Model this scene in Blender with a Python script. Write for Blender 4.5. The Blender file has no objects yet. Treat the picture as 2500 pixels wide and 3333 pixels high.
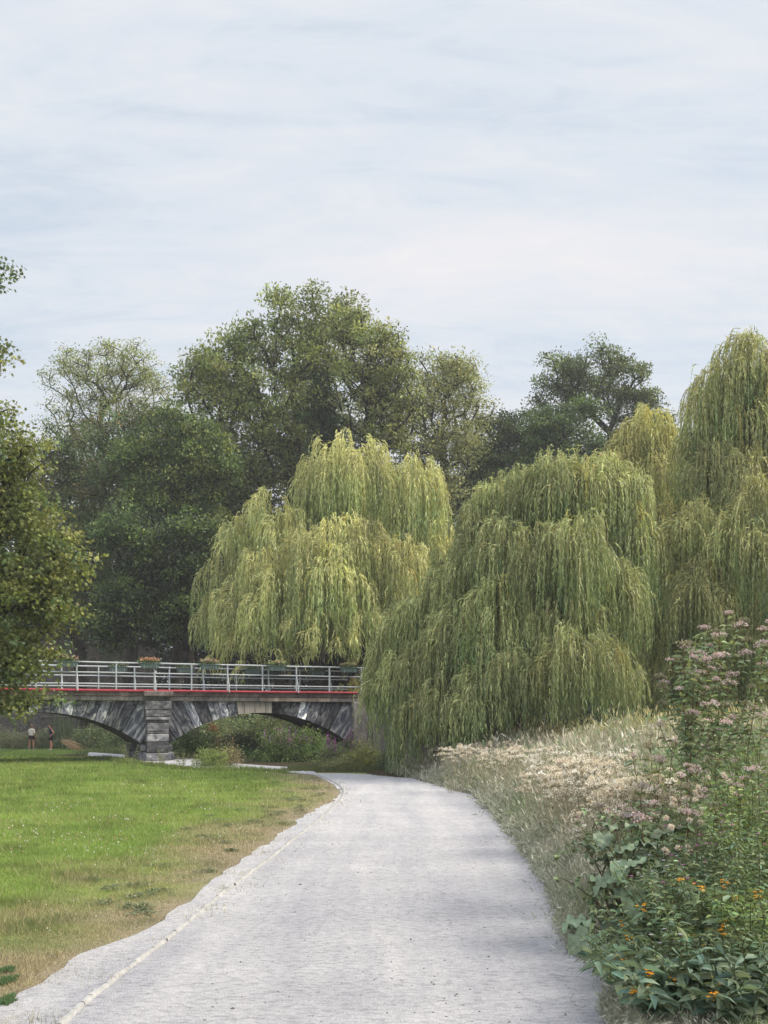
import bpy, math, random
import numpy as np
from math import sin, cos, pi, radians
rng = np.random.default_rng(11)
random.seed(5)
C = bpy.context.scene.collection
# ------------------------------------------------------------------ camera, sky, sun
F, HZ, CH = 3300.0, 2335.0, 1.8          # focal length in source pixels, horizon row, eye height
scn = bpy.context.scene
cam = bpy.data.cameras.new('camera'); camo = bpy.data.objects.new('camera', cam); C.objects.link(camo)
camo.location = (0, 0, CH); camo.rotation_euler = (pi/2, 0, 0)
cam.sensor_fit = 'VERTICAL'; cam.sensor_height = 36.0; cam.sensor_width = 36.0
cam.lens = 36.0*F/3333.0
cam.shift_y = (HZ-1666.5)/3333.0
cam.clip_start = 0.1; cam.clip_end = 3000
scn.camera = camo
scn.view_settings.view_transform = 'Standard'; scn.view_settings.look = 'None'
scn.view_settings.exposure = 0.84; scn.view_settings.gamma = 1.0
SUN_DIR = np.array([0.78, 0.06, 0.66]); SUN_DIR /= np.linalg.norm(SUN_DIR)
SUN_EL = math.asin(SUN_DIR[2]); SUN_AZ = math.atan2(SUN_DIR[0], SUN_DIR[1])
sl = bpy.data.lights.new('sun', 'SUN'); sl.energy = 2.9; sl.angle = radians(26); sl.color = (1.0, 0.90, 0.73)
so = bpy.data.objects.new('sun', sl); C.objects.link(so)
from mathutils import Vector
so.rotation_euler = Vector(SUN_DIR).to_track_quat('Z', 'Y').to_euler(); so.location = (20, -20, 40)
w = bpy.data.worlds.new('World'); scn.world = w; w.use_nodes = True
nt = w.node_tree; N = nt.nodes; L = nt.links; N.clear()
def nd(nt_, t, **kw):
    n = nt_.nodes.new(t)
    for k, v in kw.items(): setattr(n, k, v)
    return n
out = nd(nt, 'ShaderNodeOutputWorld'); bg = nd(nt, 'ShaderNodeBackground'); bg.inputs[1].default_value = 0.1
sky = nd(nt, 'ShaderNodeTexSky'); sky.sky_type = 'NISHITA'; sky.sun_disc = False
sky.sun_elevation = SUN_EL; sky.sun_rotation = SUN_AZ; sky.air_density = 1.0; sky.dust_density = 2.0
tc = nd(nt, 'ShaderNodeTexCoord'); sep = nd(nt, 'ShaderNodeSeparateXYZ'); L.new(tc.outputs['Generated'], sep.inputs[0])
mz = nd(nt, 'ShaderNodeMath', operation='ADD'); mz.inputs[1].default_value = 0.16; L.new(sep.outputs[2], mz.inputs[0])
mzm = nd(nt, 'ShaderNodeMath', operation='MAXIMUM'); mzm.inputs[1].default_value = 0.05; L.new(mz.outputs[0], mzm.inputs[0])
dx = nd(nt, 'ShaderNodeMath', operation='DIVIDE'); dy = nd(nt, 'ShaderNodeMath', operation='DIVIDE')
L.new(sep.outputs[0], dx.inputs[0]); L.new(mzm.outputs[0], dx.inputs[1]); L.new(sep.outputs[1], dy.inputs[0]); L.new(mzm.outputs[0], dy.inputs[1])
cmb = nd(nt, 'ShaderNodeCombineXYZ'); L.new(dx.outputs[0], cmb.inputs[0]); L.new(dy.outputs[0], cmb.inputs[1])
def cloud_noise(scale, rot, sc, det, rough, dist, loc=(0, 0, 0)):
    mp = nd(nt, 'ShaderNodeMapping'); mp.inputs['Rotation'].default_value = (0, 0, radians(rot)); mp.inputs['Scale'].default_value = sc
    mp.inputs['Location'].default_value = loc
    L.new(cmb.outputs[0], mp.inputs[0])
    n = nd(nt, 'ShaderNodeTexNoise'); n.inputs['Scale'].default_value = scale; n.inputs['Detail'].default_value = det
    n.inputs['Roughness'].default_value = rough; n.inputs['Distortion'].default_value = dist
    L.new(mp.outputs[0], n.inputs['Vector']); return n.outputs['Fac']
n1 = cloud_noise(1.15, -14, (0.34, 1.35, 1), 4, 0.5, 0.6, (0.2, 1.7, 0))
n2 = cloud_noise(3.6, 12, (0.50, 1.5, 1), 8, 0.6, 1.2, (7.7, 2.1, 0))
n3 = cloud_noise(8.0, 16, (0.55, 1.5, 1), 9, 0.68, 1.6, (1.2, 5.2, 0))
def mth(op, a, b):
    m = nd(nt, 'ShaderNodeMath', operation=op)
    for i, v in enumerate((a, b)):
        if isinstance(v, (int, float)): m.inputs[i].default_value = v
        else: L.new(v, m.inputs[i])
    return m.outputs[0]
nsum = mth('ADD', mth('ADD', mth('MULTIPLY', n1, 0.60), mth('MULTIPLY', n2, 0.22)), mth('MULTIPLY', n3, 0.18))
mr = nd(nt, 'ShaderNodeMapRange'); mr.interpolation_type = 'SMOOTHSTEP'
mr.inputs['From Min'].default_value = 0.33; mr.inputs['From Max'].default_value = 0.50
mr.inputs['To Min'].default_value = 0.74; mr.inputs['To Max'].default_value = 1.0
L.new(nsum, mr.inputs['Value'])
cr = nd(nt, 'ShaderNodeValToRGB')      # thin cloud: brighter where thicker
cr.color_ramp.elements[0].position = 0.42; cr.color_ramp.elements[0].color = (0.385, 0.428, 0.478, 1)
cr.color_ramp.elements[1].position = 0.62; cr.color_ramp.elements[1].color = (0.50, 0.49, 0.503, 1)
L.new(nsum, cr.inputs[0])
ten = nd(nt, 'ShaderNodeVectorMath', operation='SCALE'); ten.inputs['Scale'].default_value = 10.0; L.new(cr.outputs[0], ten.inputs[0])
mx = nd(nt, 'ShaderNodeMixRGB'); L.new(mr.outputs[0], mx.inputs[0]); L.new(sky.outputs[0], mx.inputs[1]); L.new(ten.outputs[0], mx.inputs[2])
def smr(v, a, b_, lo, hi):      # sky brightened out of view, overhead and behind the camera, as added fill light
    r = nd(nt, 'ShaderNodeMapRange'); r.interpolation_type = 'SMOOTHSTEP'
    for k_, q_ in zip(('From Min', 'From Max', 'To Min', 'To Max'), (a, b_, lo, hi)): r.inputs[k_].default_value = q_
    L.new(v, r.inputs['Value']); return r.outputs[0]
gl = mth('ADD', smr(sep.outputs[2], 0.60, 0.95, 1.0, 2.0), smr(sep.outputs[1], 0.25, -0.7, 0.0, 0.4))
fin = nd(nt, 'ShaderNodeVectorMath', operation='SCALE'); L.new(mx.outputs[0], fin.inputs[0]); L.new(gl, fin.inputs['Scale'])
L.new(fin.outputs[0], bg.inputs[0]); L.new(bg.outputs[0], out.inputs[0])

# ------------------------------------------------------------------ helpers
def W3(px, py, d): return np.array([(px-1250.0)/F*d, d, CH-(py-HZ)/F*d])
def G2(px, py, z=0.0):
    d = (CH-z)*F/(py-HZ); return np.array([(px-1250.0)/F*d, d])
def unit(v): return v/np.maximum(np.linalg.norm(v, axis=-1, keepdims=True), 1e-9)
def vnoise(x, y, s=1.0, seed=0):
    x = np.asarray(x)*s+seed*13.7; y = np.asarray(y)*s+seed*7.3
    xi = np.floor(x).astype(np.int64); yi = np.floor(y).astype(np.int64); fx = x-xi; fy = y-yi
    fx = fx*fx*(3-2*fx); fy = fy*fy*(3-2*fy)
    def h(a, b):
        v = np.sin(a*127.1+b*311.7+seed*17.3)*43758.5453; return v-np.floor(v)
    return (h(xi, yi)*(1-fx)+h(xi+1, yi)*fx)*(1-fy)+(h(xi, yi+1)*(1-fx)+h(xi+1, yi+1)*fx)*fy
def fbm(x, y, s, seed=0): return 0.55*vnoise(x, y, s, seed)+0.28*vnoise(x, y, s*2.1, seed+1)+0.17*vnoise(x, y, s*4.3, seed+2)
def tag(o, label=None, cat=None, group=None, kind=None):
    if label: o['label'] = label
    if cat: o['category'] = cat
    if group: o['group'] = group
    if kind: o['kind'] = kind
    return o
def empty(name, loc=(0, 0, 0), rz=0.0):
    o = bpy.data.objects.new(name, None); C.objects.link(o); o.location = tuple(loc); o.rotation_euler = (0, 0, rz); o.empty_display_size = 0.2; return o
class Acc:
    """collects triangles / quads with a colour per face, builds ONE mesh"""
    def __init__(s): s.v = []; s.f = []; s.c = []; s.m = []; s.n = 0
    def add(s, V, Fc, col=(1, 1, 1), mi=0):
        V = np.asarray(V, dtype=np.float32).reshape(-1, 3); Fc = np.asarray(Fc, dtype=np.int64)
        if len(Fc) == 0: return
        s.v.append(V); s.f.append(Fc+s.n); s.n += len(V)
        col = np.asarray(col, dtype=np.float32)
        if col.ndim == 1: col = np.tile(col, (len(Fc), 1))
        s.c.append(col[:, :3]); s.m.append(np.full(len(Fc), mi, dtype=np.int32))
    def build(s, name, mats, parent=None, smooth=False):
        me = bpy.data.meshes.new(name); V = np.concatenate(s.v)
        me.vertices.add(len(V)); me.vertices.foreach_set('co', V.ravel())
        li = np.concatenate([f.ravel() for f in s.f]).astype(np.int32)
        tot = np.concatenate([np.full(len(f), f.shape[1], dtype=np.int32) for f in s.f])
        st = np.concatenate([[0], np.cumsum(tot)[:-1]]).astype(np.int32)
        me.loops.add(len(li)); me.loops.foreach_set('vertex_index', li)
        me.polygons.add(len(tot)); me.polygons.foreach_set('loop_start', st)
        if not isinstance(mats, (list, tuple)): mats = [mats]
        for m in mats: me.materials.append(m)
        if len(mats) > 1: me.polygons.foreach_set('material_index', np.concatenate(s.m))
        me.polygons.foreach_set('use_smooth', np.full(len(tot), smooth))
        me.update(calc_edges=True)
        a = me.attributes.new('col', 'FLOAT_COLOR', 'FACE')
        c = np.concatenate(s.c); c4 = np.ones((len(c), 4), dtype=np.float32); c4[:, :3] = c
        a.data.foreach_set('color', c4.ravel())
        o = bpy.data.objects.new(name, me); C.objects.link(o)
        if parent is not None: o.parent = parent
        return o
def frame(d):
    d = unit(d); a = np.where(np.abs(d[:, 2:3]) > 0.9, np.array([[1.0, 0, 0]]), np.array([[0, 0, 1.0]]))
    u = unit(np.cross(d, a)); return u, np.cross(d, u)
def tubes(acc, P0, P1, R0, R1, n=5, col=(1, 1, 1), mi=0):
    P0 = np.atleast_2d(P0).astype(float); P1 = np.atleast_2d(P1).astype(float); m = len(P0)
    if m == 0: return
    R0 = np.broadcast_to(np.asarray(R0, float), (m,)); R1 = np.broadcast_to(np.asarray(R1, float), (m,))
    u, v = frame(P1-P0); th = np.arange(n)*2*pi/n
    ring = u[:, None, :]*np.cos(th)[None, :, None]+v[:, None, :]*np.sin(th)[None, :, None]
    V = np.concatenate([P0[:, None]+ring*R0[:, None, None], P1[:, None]+ring*R1[:, None, None]], axis=1)
    k = np.arange(n); q = np.stack([k, (k+1) % n, (k+1) % n+n, k+n], axis=1)
    Fc = (q[None]+(np.arange(m)*2*n)[:, None, None]).reshape(-1, 4)
    col = np.asarray(col, float)
    if col.ndim == 2: col = np.repeat(col, n, axis=0)
    acc.add(V.reshape(-1, 3), Fc, col, mi)
def chain(acc, pts, rad, n=6, col=(1, 1, 1), mi=0, cap=True):
    pts = np.asarray(pts, float); rad = np.broadcast_to(np.asarray(rad, float), (len(pts),)); m = len(pts)
    tg = np.gradient(pts, axis=0); u, v = frame(tg)
    for i in range(1, m):      # keep the frames aligned
        uu = u[i-1]-np.dot(u[i-1], unit(tg[i]))*unit(tg[i]); u[i] = unit(uu); v[i] = np.cross(unit(tg[i]), u[i])
    th = np.arange(n)*2*pi/n
    V = pts[:, None]+(u[:, None]*np.cos(th)[None, :, None]+v[:, None]*np.sin(th)[None, :, None])*rad[:, None, None]
    k = np.arange(n); q = np.stack([k, (k+1) % n, (k+1) % n+n, k+n], axis=1)
    Fc = (q[None]+(np.arange(m-1)*n)[:, None, None]).reshape(-1, 4)
    acc.add(V.reshape(-1, 3), Fc, col, mi)
    if cap:
        acc.add(V[0], [list(range(n))[::-1]], col, mi); acc.add(V[-1], [list(range(n))], col, mi)
def box(acc, c, s, col=(1, 1, 1), mi=0, ax=None, bev=0.0):
    """box centred c size s; ax = (X,Y,Z) local axes rows"""
    sx, sy, sz = np.array(s)/2.0
    P = np.array([[x*sx, y*sy, z*sz] for z in (-1, 1) for y in (-1, 1) for x in (-1, 1)])
    if bev > 0:
        b = bev; P = []
        for z, k in ((-sz, b), (-sz+b, 0), (sz-b, 0), (sz, b)):
            for (x, y) in ((-1, -1), (1, -1), (1, 1), (-1, 1)): P.append([x*(sx-k), y*(sy-k), z])
        P = np.array(P)
        Fc = [[0, 3, 2, 1], [12, 13, 14, 15]]+[[4*r+i, 4*r+(i+1) % 4, 4*r+4+(i+1) % 4, 4*r+4+i] for r in range(3) for i in range(4)]
    else: Fc = [[0, 2, 3, 1], [4, 5, 7, 6], [0, 1, 5, 4], [2, 6, 7, 3], [0, 4, 6, 2], [1, 3, 7, 5]]
    if ax is not None: P = P@np.asarray(ax)
    acc.add(P+np.asarray(c), Fc, col, mi)
def tris(acc, p, d, sd, ln, wd, col, mi=0):
    """narrow triangles: base p, direction d, side sd"""
    ln = np.broadcast_to(ln, (len(p),)); wd = np.broadcast_to(wd, (len(p),))
    V = np.stack([p-sd*wd[:, None]/2, p+sd*wd[:, None]/2, p+d*ln[:, None]], axis=1)
    acc.add(V.reshape(-1, 3), np.arange(len(p)*3).reshape(-1, 3), col, mi)
def diam(acc, p, d, sd, ln, wd, col, mi=0, pos=0.45):
    ln = np.broadcast_to(ln, (len(p),)); wd = np.broadcast_to(wd, (len(p),))
    m = p+d*(ln*pos)[:, None]
    V = np.stack([p, m+sd*wd[:, None]/2, p+d*ln[:, None], m-sd*wd[:, None]/2], axis=1)
    acc.add(V.reshape(-1, 3), np.arange(len(p)*4).reshape(-1, 4), col, mi)
def leaf6(acc, p, d, nrm, ln, wd, droop, col, mi=0, fold=0.18):
    """folded, curved lance leaf of six faces"""
    n = len(p); ln = np.broadcast_to(ln, (n,))[:, None]; wd = np.broadcast_to(wd, (n,))[:, None]; droop = np.broadcast_to(droop, (n,))[:, None]
    sd = unit(np.cross(d, nrm)); up = unit(np.cross(sd, d))
    def at(t, w, side): return p+d*ln*t-np.array([0, 0, 1.0])*ln*droop*t*t+sd*wd*w*side/2+up*wd*fold*w*abs(side)
    V = np.stack([at(0, 0, 0), at(.3, .85, -1), at(.3, .85, 0), at(.3, .85, 1), at(.66, .72, -1), at(.66, .72, 0), at(.66, .72, 1), at(1, 0, 0)], axis=1)
    k = np.arange(n)[:, None]*8
    T = np.concatenate([k+np.array([[0, 1, 2]]), k+np.array([[0, 2, 3]]), k+np.array([[4, 7, 5]]), k+np.array([[5, 7, 6]])], axis=0)
    Q = np.concatenate([k+np.array([[1, 4, 5, 2]]), k+np.array([[2, 5, 6, 3]])], axis=0)
    col = np.asarray(col, float)
    if col.ndim == 1: col = np.tile(col, (n, 1))
    acc.add(V.reshape(-1, 3), T, np.tile(col, (4, 1)), mi)
    acc.f.append(Q+acc.n-n*8); acc.c.append(np.tile(col, (2, 1)).astype(np.float32)); acc.m.append(np.full(len(Q), mi, dtype=np.int32))
def rdir(n, up=0.0):
    v = rng.normal(size=(n, 3)); v[:, 2] += up; return unit(v)
def vary(col, n, amt=0.2, hue=0.06):
    c = np.tile(np.asarray(col, float), (n, 1)); k = np.exp(rng.normal(0, amt, (n, 1))); c = c*k
    h = rng.normal(0, hue, (n, 1)); c[:, :1] *= 1+h; c[:, 2:3] *= 1-h; return np.clip(c, 0.002, 1)
def copy_tree(o, parent=None):
    c = o.copy(); C.objects.link(c)
    if parent is not None: c.parent = parent
    for ch in list(o.children): copy_tree(ch, c)
    return c

# ------------------------------------------------------------------ materials
def mat(name):
    m = bpy.data.materials.new(name); m.use_nodes = True; t = m.node_tree; b = t.nodes['Principled BSDF']; return m, t, b
def noise(t, scale, det=4, rough=0.55, vec=None, dist=0.0):
    n = t.nodes.new('ShaderNodeTexNoise'); n.inputs['Scale'].default_value = scale; n.inputs['Detail'].default_value = det
    n.inputs['Roughness'].default_value = rough; n.inputs['Distortion'].default_value = dist
    if vec: t.links.new(vec, n.inputs['Vector'])
    return n.outputs['Fac']
def ramp(t, fac, els):
    r = t.nodes.new('ShaderNodeValToRGB'); e = r.color_ramp.elements
    while len(e) < len(els): e.new(0.5)
    for i, (p, c) in enumerate(els): e[i].position = p; e[i].color = (*c, 1)
    t.links.new(fac, r.inputs[0]); return r.outputs[0]
def mixc(t, a, b, fac=1.0, mode='MULTIPLY'):
    m = t.nodes.new('ShaderNodeMixRGB'); m.blend_type = mode
    for i, v in enumerate((fac, a, b)):
        if isinstance(v, (int, float)): m.inputs[i].default_value = v
        elif isinstance(v, tuple): m.inputs[i].default_value = (*v, 1)
        else: t.links.new(v, m.inputs[i])
    return m.outputs[0]
def bump(t, b, h, strength=0.5, dist=0.02):
    bn = t.nodes.new('ShaderNodeBump'); bn.inputs['Strength'].default_value = strength; bn.inputs['Distance'].default_value = dist
    t.links.new(h, bn.inputs['Height']); t.links.new(bn.outputs[0], b.inputs['Normal'])
def attr(t, name='col'):
    a = t.nodes.new('ShaderNodeAttribute'); a.attribute_name = name; return a.outputs['Color']
def objco(t): return t.nodes.new('ShaderNodeTexCoord').outputs['Object']
def geopos(t): return t.nodes.new('ShaderNodeNewGeometry').outputs['Position']
def leaf_mat(name, trans=0.3, rough=0.55, spec=0.35):
    m, t, b = mat(name); c = attr(t)
    t.links.new(c, b.inputs['Base Color']); b.inputs['Roughness'].default_value = rough; b.inputs['Specular IOR Level'].default_value = spec
    tr = t.nodes.new('ShaderNodeBsdfTranslucent'); c2 = mixc(t, c, (1.15, 1.15, 0.8), 1.0); t.links.new(c2, tr.inputs[0])
    mxs = t.nodes.new('ShaderNodeMixShader'); mxs.inputs[0].default_value = trans
    t.links.new(b.outputs[0], mxs.inputs[1]); t.links.new(tr.outputs[0], mxs.inputs[2])
    t.links.new(mxs.outputs[0], t.nodes['Material Output'].inputs['Surface']); return m
M_LEAF = leaf_mat('foliage'); M_WIL = leaf_mat('willow_foliage', 0.27, 0.6, 0.3); M_GRASS = leaf_mat('grass_blades', 0.35, 0.7, 0.2)
M_DRY = leaf_mat('dry_stems', 0.2, 0.85, 0.1); M_PETAL = leaf_mat('petals', 0.25, 0.7, 0.1)
def bark_mat(name, a, b_):
    m, t, b = mat(name); p = geopos(t); mp = t.nodes.new('ShaderNodeMapping'); mp.inputs['Scale'].default_value = (1, 1, 0.25); t.links.new(p, mp.inputs[0])
    f = noise(t, 6, 6, 0.65, mp.outputs[0]); t.links.new(ramp(t, f, [(0.35, a), (0.65, b_)]), b.inputs['Base Color'])
    b.inputs['Roughness'].default_value = 0.9; b.inputs['Specular IOR Level'].default_value = 0.1; bump(t, b, f, 0.8, 0.05); return m
M_BARK = bark_mat('bark', (0.035, 0.028, 0.022), (0.11, 0.09, 0.07)); M_BARKD = bark_mat('dark_bark', (0.015, 0.013, 0.011), (0.05, 0.042, 0.035))
M_STEM = leaf_mat('stems', 0.0, 0.8, 0.2)
def simple(name, col, rough=0.6, spec=0.3, nscale=8, amt=0.25):
    m, t, b = mat(name); f = noise(t, nscale, 5, 0.6, objco(t)); lo = tuple(c*(1-amt) for c in col); hi = tuple(min(1, c*(1+amt)) for c in col)
    t.links.new(ramp(t, f, [(0.3, lo), (0.7, hi)]), b.inputs['Base Color']); b.inputs['Roughness'].default_value = rough; b.inputs['Specular IOR Level'].default_value = spec
    bump(t, b, f, 0.2, 0.01); return m
# ------------------------------------------------------------------ ground plan (world metres)
EDGE_PX = [(195, 3325), (304, 3249), (380, 3184), (521, 3086), (651, 2972), (760, 2885), (890, 2788), (1013, 2689), (1070, 2642), (1107, 2610), (1121, 2580), (1110, 2562), (1085, 2546), (1034, 2524)]
MARG_PX = [(-60, 3300), (60, 3225), (146, 3190), (222, 3130), (461, 3027), (570, 2967), (651, 2902), (749, 2831), (868, 2750), (976, 2664), (1050, 2626), (1092, 2604), (1108, 2580), (1096, 2562), (1072, 2547), (1020, 2522)]
RIGHT_PX = [(1970, 3333), (1964, 3284), (2020, 3215), (1905, 3128), (1851, 3100), (1824, 3032), (1798, 2946), (1750, 2850), (1692, 2760), (1658, 2717), (1603, 2654), (1540, 2590), (1422, 2557), (1337, 2534), (1200, 2521), (1030, 2516)]
EDGE = np.array([G2(*p) for p in EDGE_PX]); MARG = np.array([G2(*p) for p in MARG_PX]); RIGHT = np.array([G2(*p) for p in RIGHT_PX])
# carry the path on towards and behind the viewer
def back(pl, xs): return np.concatenate([np.array(xs), pl])
EDGE = back(EDGE, [(-1.0, -9), (-1.55, 0), (-1.85, 4)])
MARG = back(MARG, [(-1.6, -9), (-2.35, 0), (-2.45, 4)])
RIGHT = back(RIGHT, [(1.9, -9), (1.45, 0), (1.33, 4)])
# the arm that swings left below the bridge
def rough_line(pl, amp, s, seed, step=.14):
    L_ = np.linalg.norm(np.diff(pl, axis=0), axis=1).sum(); r = resample(pl, int(L_/step)); n = np.gradient(r, axis=0); n = np.stack([-n[:, 1], n[:, 0]], axis=1); n /= np.linalg.norm(n, axis=1)[:, None]+1e-9
    o = (fbm(r[:, 0], r[:, 1], s, seed)-.5)*2*amp; o[r[:, 1] > 27] *= .5; return r+n*o[:, None]
def resample(pl, n):
    s = np.concatenate([[0], np.cumsum(np.linalg.norm(np.diff(pl, axis=0), axis=1))]); t = np.linspace(0, s[-1], n)
    return np.stack([np.interp(t, s, pl[:, i]) for i in range(2)], axis=1)
MARG0 = MARG; RIGHT0 = RIGHT
MARG = rough_line(rough_line(MARG, .10, 1.1, 5), .09, 5.0, 8, .09); RIGHT = rough_line(RIGHT, .10, 2.0, 7)
ARM_NEAR = np.array([G2(1020, 2521), G2(940, 2514), G2(850, 2506), G2(760, 2506), G2(660, 2505), G2(560, 2495), G2(420, 2478), G2(290, 2462)])
ARM_FAR = np.array([G2(1030, 2516), G2(985, 2500), G2(880, 2494), G2(760, 2486), G2(640, 2470), G2(540, 2462), G2(420, 2458), G2(290, 2449)])
def resample(pl, n):
    s = np.concatenate([[0], np.cumsum(np.linalg.norm(np.diff(pl, axis=0), axis=1))]); t = np.linspace(0, s[-1], n)
    return np.stack([np.interp(t, s, pl[:, i]) for i in range(2)], axis=1)
def in_poly(x, y, poly):
    x = np.asarray(x, float); y = np.asarray(y, float); r = np.zeros(np.shape(x), bool); j = len(poly)-1
    for i in range(len(poly)):
        xi, yi = poly[i]; xj, yj = poly[j]
        c = ((yi > y) != (yj > y)) & (x < (xj-xi)*(y-yi)/(yj-yi+1e-12)+xi); r ^= c; j = i
    return r
def dist_pl(x, y, pl):
    d = np.full(np.shape(x), 1e9)
    for a, b in zip(pl[:-1], pl[1:]):
        ab = b-a; t = np.clip(((x-a[0])*ab[0]+(y-a[1])*ab[1])/(ab@ab+1e-12), 0, 1)
        d = np.minimum(d, np.hypot(x-a[0]-t*ab[0], y-a[1]-t*ab[1]))
    return d
PATH_POLY = np.concatenate([MARG, RIGHT[::-1]]); ARM_POLY = np.concatenate([ARM_NEAR, ARM_FAR[::-1]])
RIGHT_X = RIGHT0[:-2]
RSIDE = np.concatenate([RIGHT, ARM_FAR[1:]])         # everything beyond this line is not lawn
LAWN_POLY = np.concatenate([[(-60, -9)], MARG, ARM_NEAR, [(-30, 66), (-60, 66)]])
def on_path(x, y): return in_poly(x, y, PATH_POLY) | in_poly(x, y, ARM_POLY)
BANK_POLY = np.concatenate([RIGHT[:-16], [G2(1300, 2524), (8, 36), (70, 36), (70, -9)]])
def gz(x, y):
    x = np.asarray(x, float); y = np.asarray(y, float)
    dr = np.where(in_poly(x, y, BANK_POLY), dist_pl(x, y, RIGHT0[:-2]), 0.0)
    z = 0.55*(1-np.exp(-(dr/2.2)**1.5))*np.clip((36-y)/10, 0, 1)
    dl = np.where(in_poly(x, y, LAWN_POLY), np.minimum(dist_pl(x, y, MARG0), dist_pl(x, y, ARM_NEAR)), 0.0)
    z = z+np.clip((dl-.5)/2, 0, 1)*(0.05*fbm(x, y, 0.35, 3)-0.02)
    z = z-0.22*np.clip((y-44)/14, 0, 1)+np.clip((y-70)/60, 0, 1)*1.5
    return z
# ground sheet
xs = np.unique(np.concatenate([np.linspace(-170, -40, 19), np.linspace(-40, -14, 40), np.arange(-14, 9, 0.16), np.linspace(9, 40, 50), np.linspace(40, 170, 19)]))
ys = np.unique(np.concatenate([np.linspace(-60, 2, 16), np.arange(2, 42, 0.16), np.linspace(42, 140, 120), np.linspace(140, 260, 20)]))
X, Y = np.meshgrid(xs, ys); Z = gz(X, Y)
nx, ny = len(xs), len(ys)
idx = (np.arange(ny-1)[:, None]*nx+np.arange(nx-1)[None, :]).ravel()
Q = np.stack([idx, idx+1, idx+nx+1, idx+nx], axis=1)
cx = (X[:-1, :-1]+X[1:, 1:]).ravel()/2; cy = (Y[:-1, :-1]+Y[1:, 1:]).ravel()/2
GREEN = np.array([0.14, 0.21, 0.04]); TAN = np.array([0.26, 0.225, 0.16]); SOIL = np.array([0.065, 0.055, 0.035])
def lawn_dry(x, y):
    """0 = lush, 1 = dry, follows the worn edge by the path"""
    d = np.minimum(dist_pl(x, y, MARG0), dist_pl(x, y, ARM_NEAR)+1.6)
    n = fbm(x, y, 0.9, 5); k = 1.0+.5*np.clip((12-y)/6, 0, 1)
    return np.clip(1.12-d/((1.35+0.6*n)*k)+1.1*(n-0.5), 0, 1)
dry = lawn_dry(cx, cy)[:, None]; lw = in_poly(cx, cy, LAWN_POLY)[:, None]
gc = np.where(lw | (cx < -.5)[:, None]*(cy < 33)[:, None], GREEN*(1-dry)+TAN*dry, SOIL)*(0.8+0.4*fbm(cx, cy, 1.7, 9))[:, None]
A = Acc(); A.add(np.stack([X.ravel(), Y.ravel(), Z.ravel()], axis=1), Q, gc)
m, t, b = mat('ground_soil'); p = geopos(t)
f1 = noise(t, 30, 6, 0.7, p); c = mixc(t, attr(t), ramp(t, f1, [(0.3, (0.55, 0.55, 0.55)), (0.7, (1.35, 1.3, 1.25))]))
t.links.new(c, b.inputs['Base Color']); b.inputs['Roughness'].default_value = 0.95; b.inputs['Specular IOR Level'].default_value = 0.05; bump(t, b, f1, 0.7, 0.03)
tag(A.build('ground', m, smooth=True), kind='structure')
# path
m_path, t, b = mat('path_limestone_dust'); p = geopos(t)
mp = t.nodes.new('ShaderNodeMapping'); mp.inputs['Scale'].default_value = (0.5, 1.0, 1); t.links.new(p, mp.inputs[0])
f1 = noise(t, 1.3, 6, 0.6, mp.outputs[0]); f2 = noise(t, 26, 5, 0.75, mp.outputs[0]); f3 = noise(t, 110, 3, 0.7, p)
c = mixc(t, ramp(t, f1, [(0.3, (0.55, 0.55, 0.575)), (0.7, (0.66, 0.655, 0.675))]), ramp(t, f2, [(0.28, (0.50, 0.50, 0.54)), (0.5, (0.93, 0.93, 0.94)), (0.75, (1.12, 1.11, 1.08))]))
mp2 = t.nodes.new('ShaderNodeMapping'); mp2.inputs['Scale'].default_value = (1.5, .16, 1); t.links.new(p, mp2.inputs[0]); f4 = noise(t, 1.0, 5, .6, mp2.outputs[0], .4); c = mixc(t, c, ramp(t, f4, [(.36, (.86, .86, .88)), (.62, (1.06, 1.05, 1.03))]))
c = mixc(t, c, ramp(t, f3, [(0.3, (0.62, 0.62, 0.64)), (0.55, (1.05, 1.05, 1.05))]))
vo = t.nodes.new('ShaderNodeTexVoronoi'); vo.inputs['Scale'].default_value = 7; t.links.new(p, vo.inputs['Vector'])
c = mixc(t, c, ramp(t, vo.outputs['Distance'], [(0.03, (0.55, 0.54, 0.54)), (0.05, (1, 1, 1))]))
t.links.new(c, b.inputs['Base Color']); b.inputs['Roughness'].default_value = 0.95; b.inputs['Specular IOR Level'].default_value = 0.08
hsum = t.nodes.new('ShaderNodeMath'); t.links.new(f2, hsum.inputs[0]); t.links.new(f3, hsum.inputs[1]); bump(t, b, hsum.outputs[0], 0.9, 0.03)
def strip(acc, a, b_, n, k, z):
    A_, B_ = resample(a, n), resample(b_, n); s = np.linspace(0, 1, k)
    P = A_[:, None]*(1-s)[None, :, None]+B_[:, None]*s[None, :, None]
    V = np.concatenate([P, gz(P[..., 0], P[..., 1])[..., None]*0+z], axis=2).reshape(-1, 3)
    i = (np.arange(n-1)[:, None]*k+np.arange(k-1)[None]).ravel(); acc.add(V, np.stack([i, i+1, i+k+1, i+k], axis=1))
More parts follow.
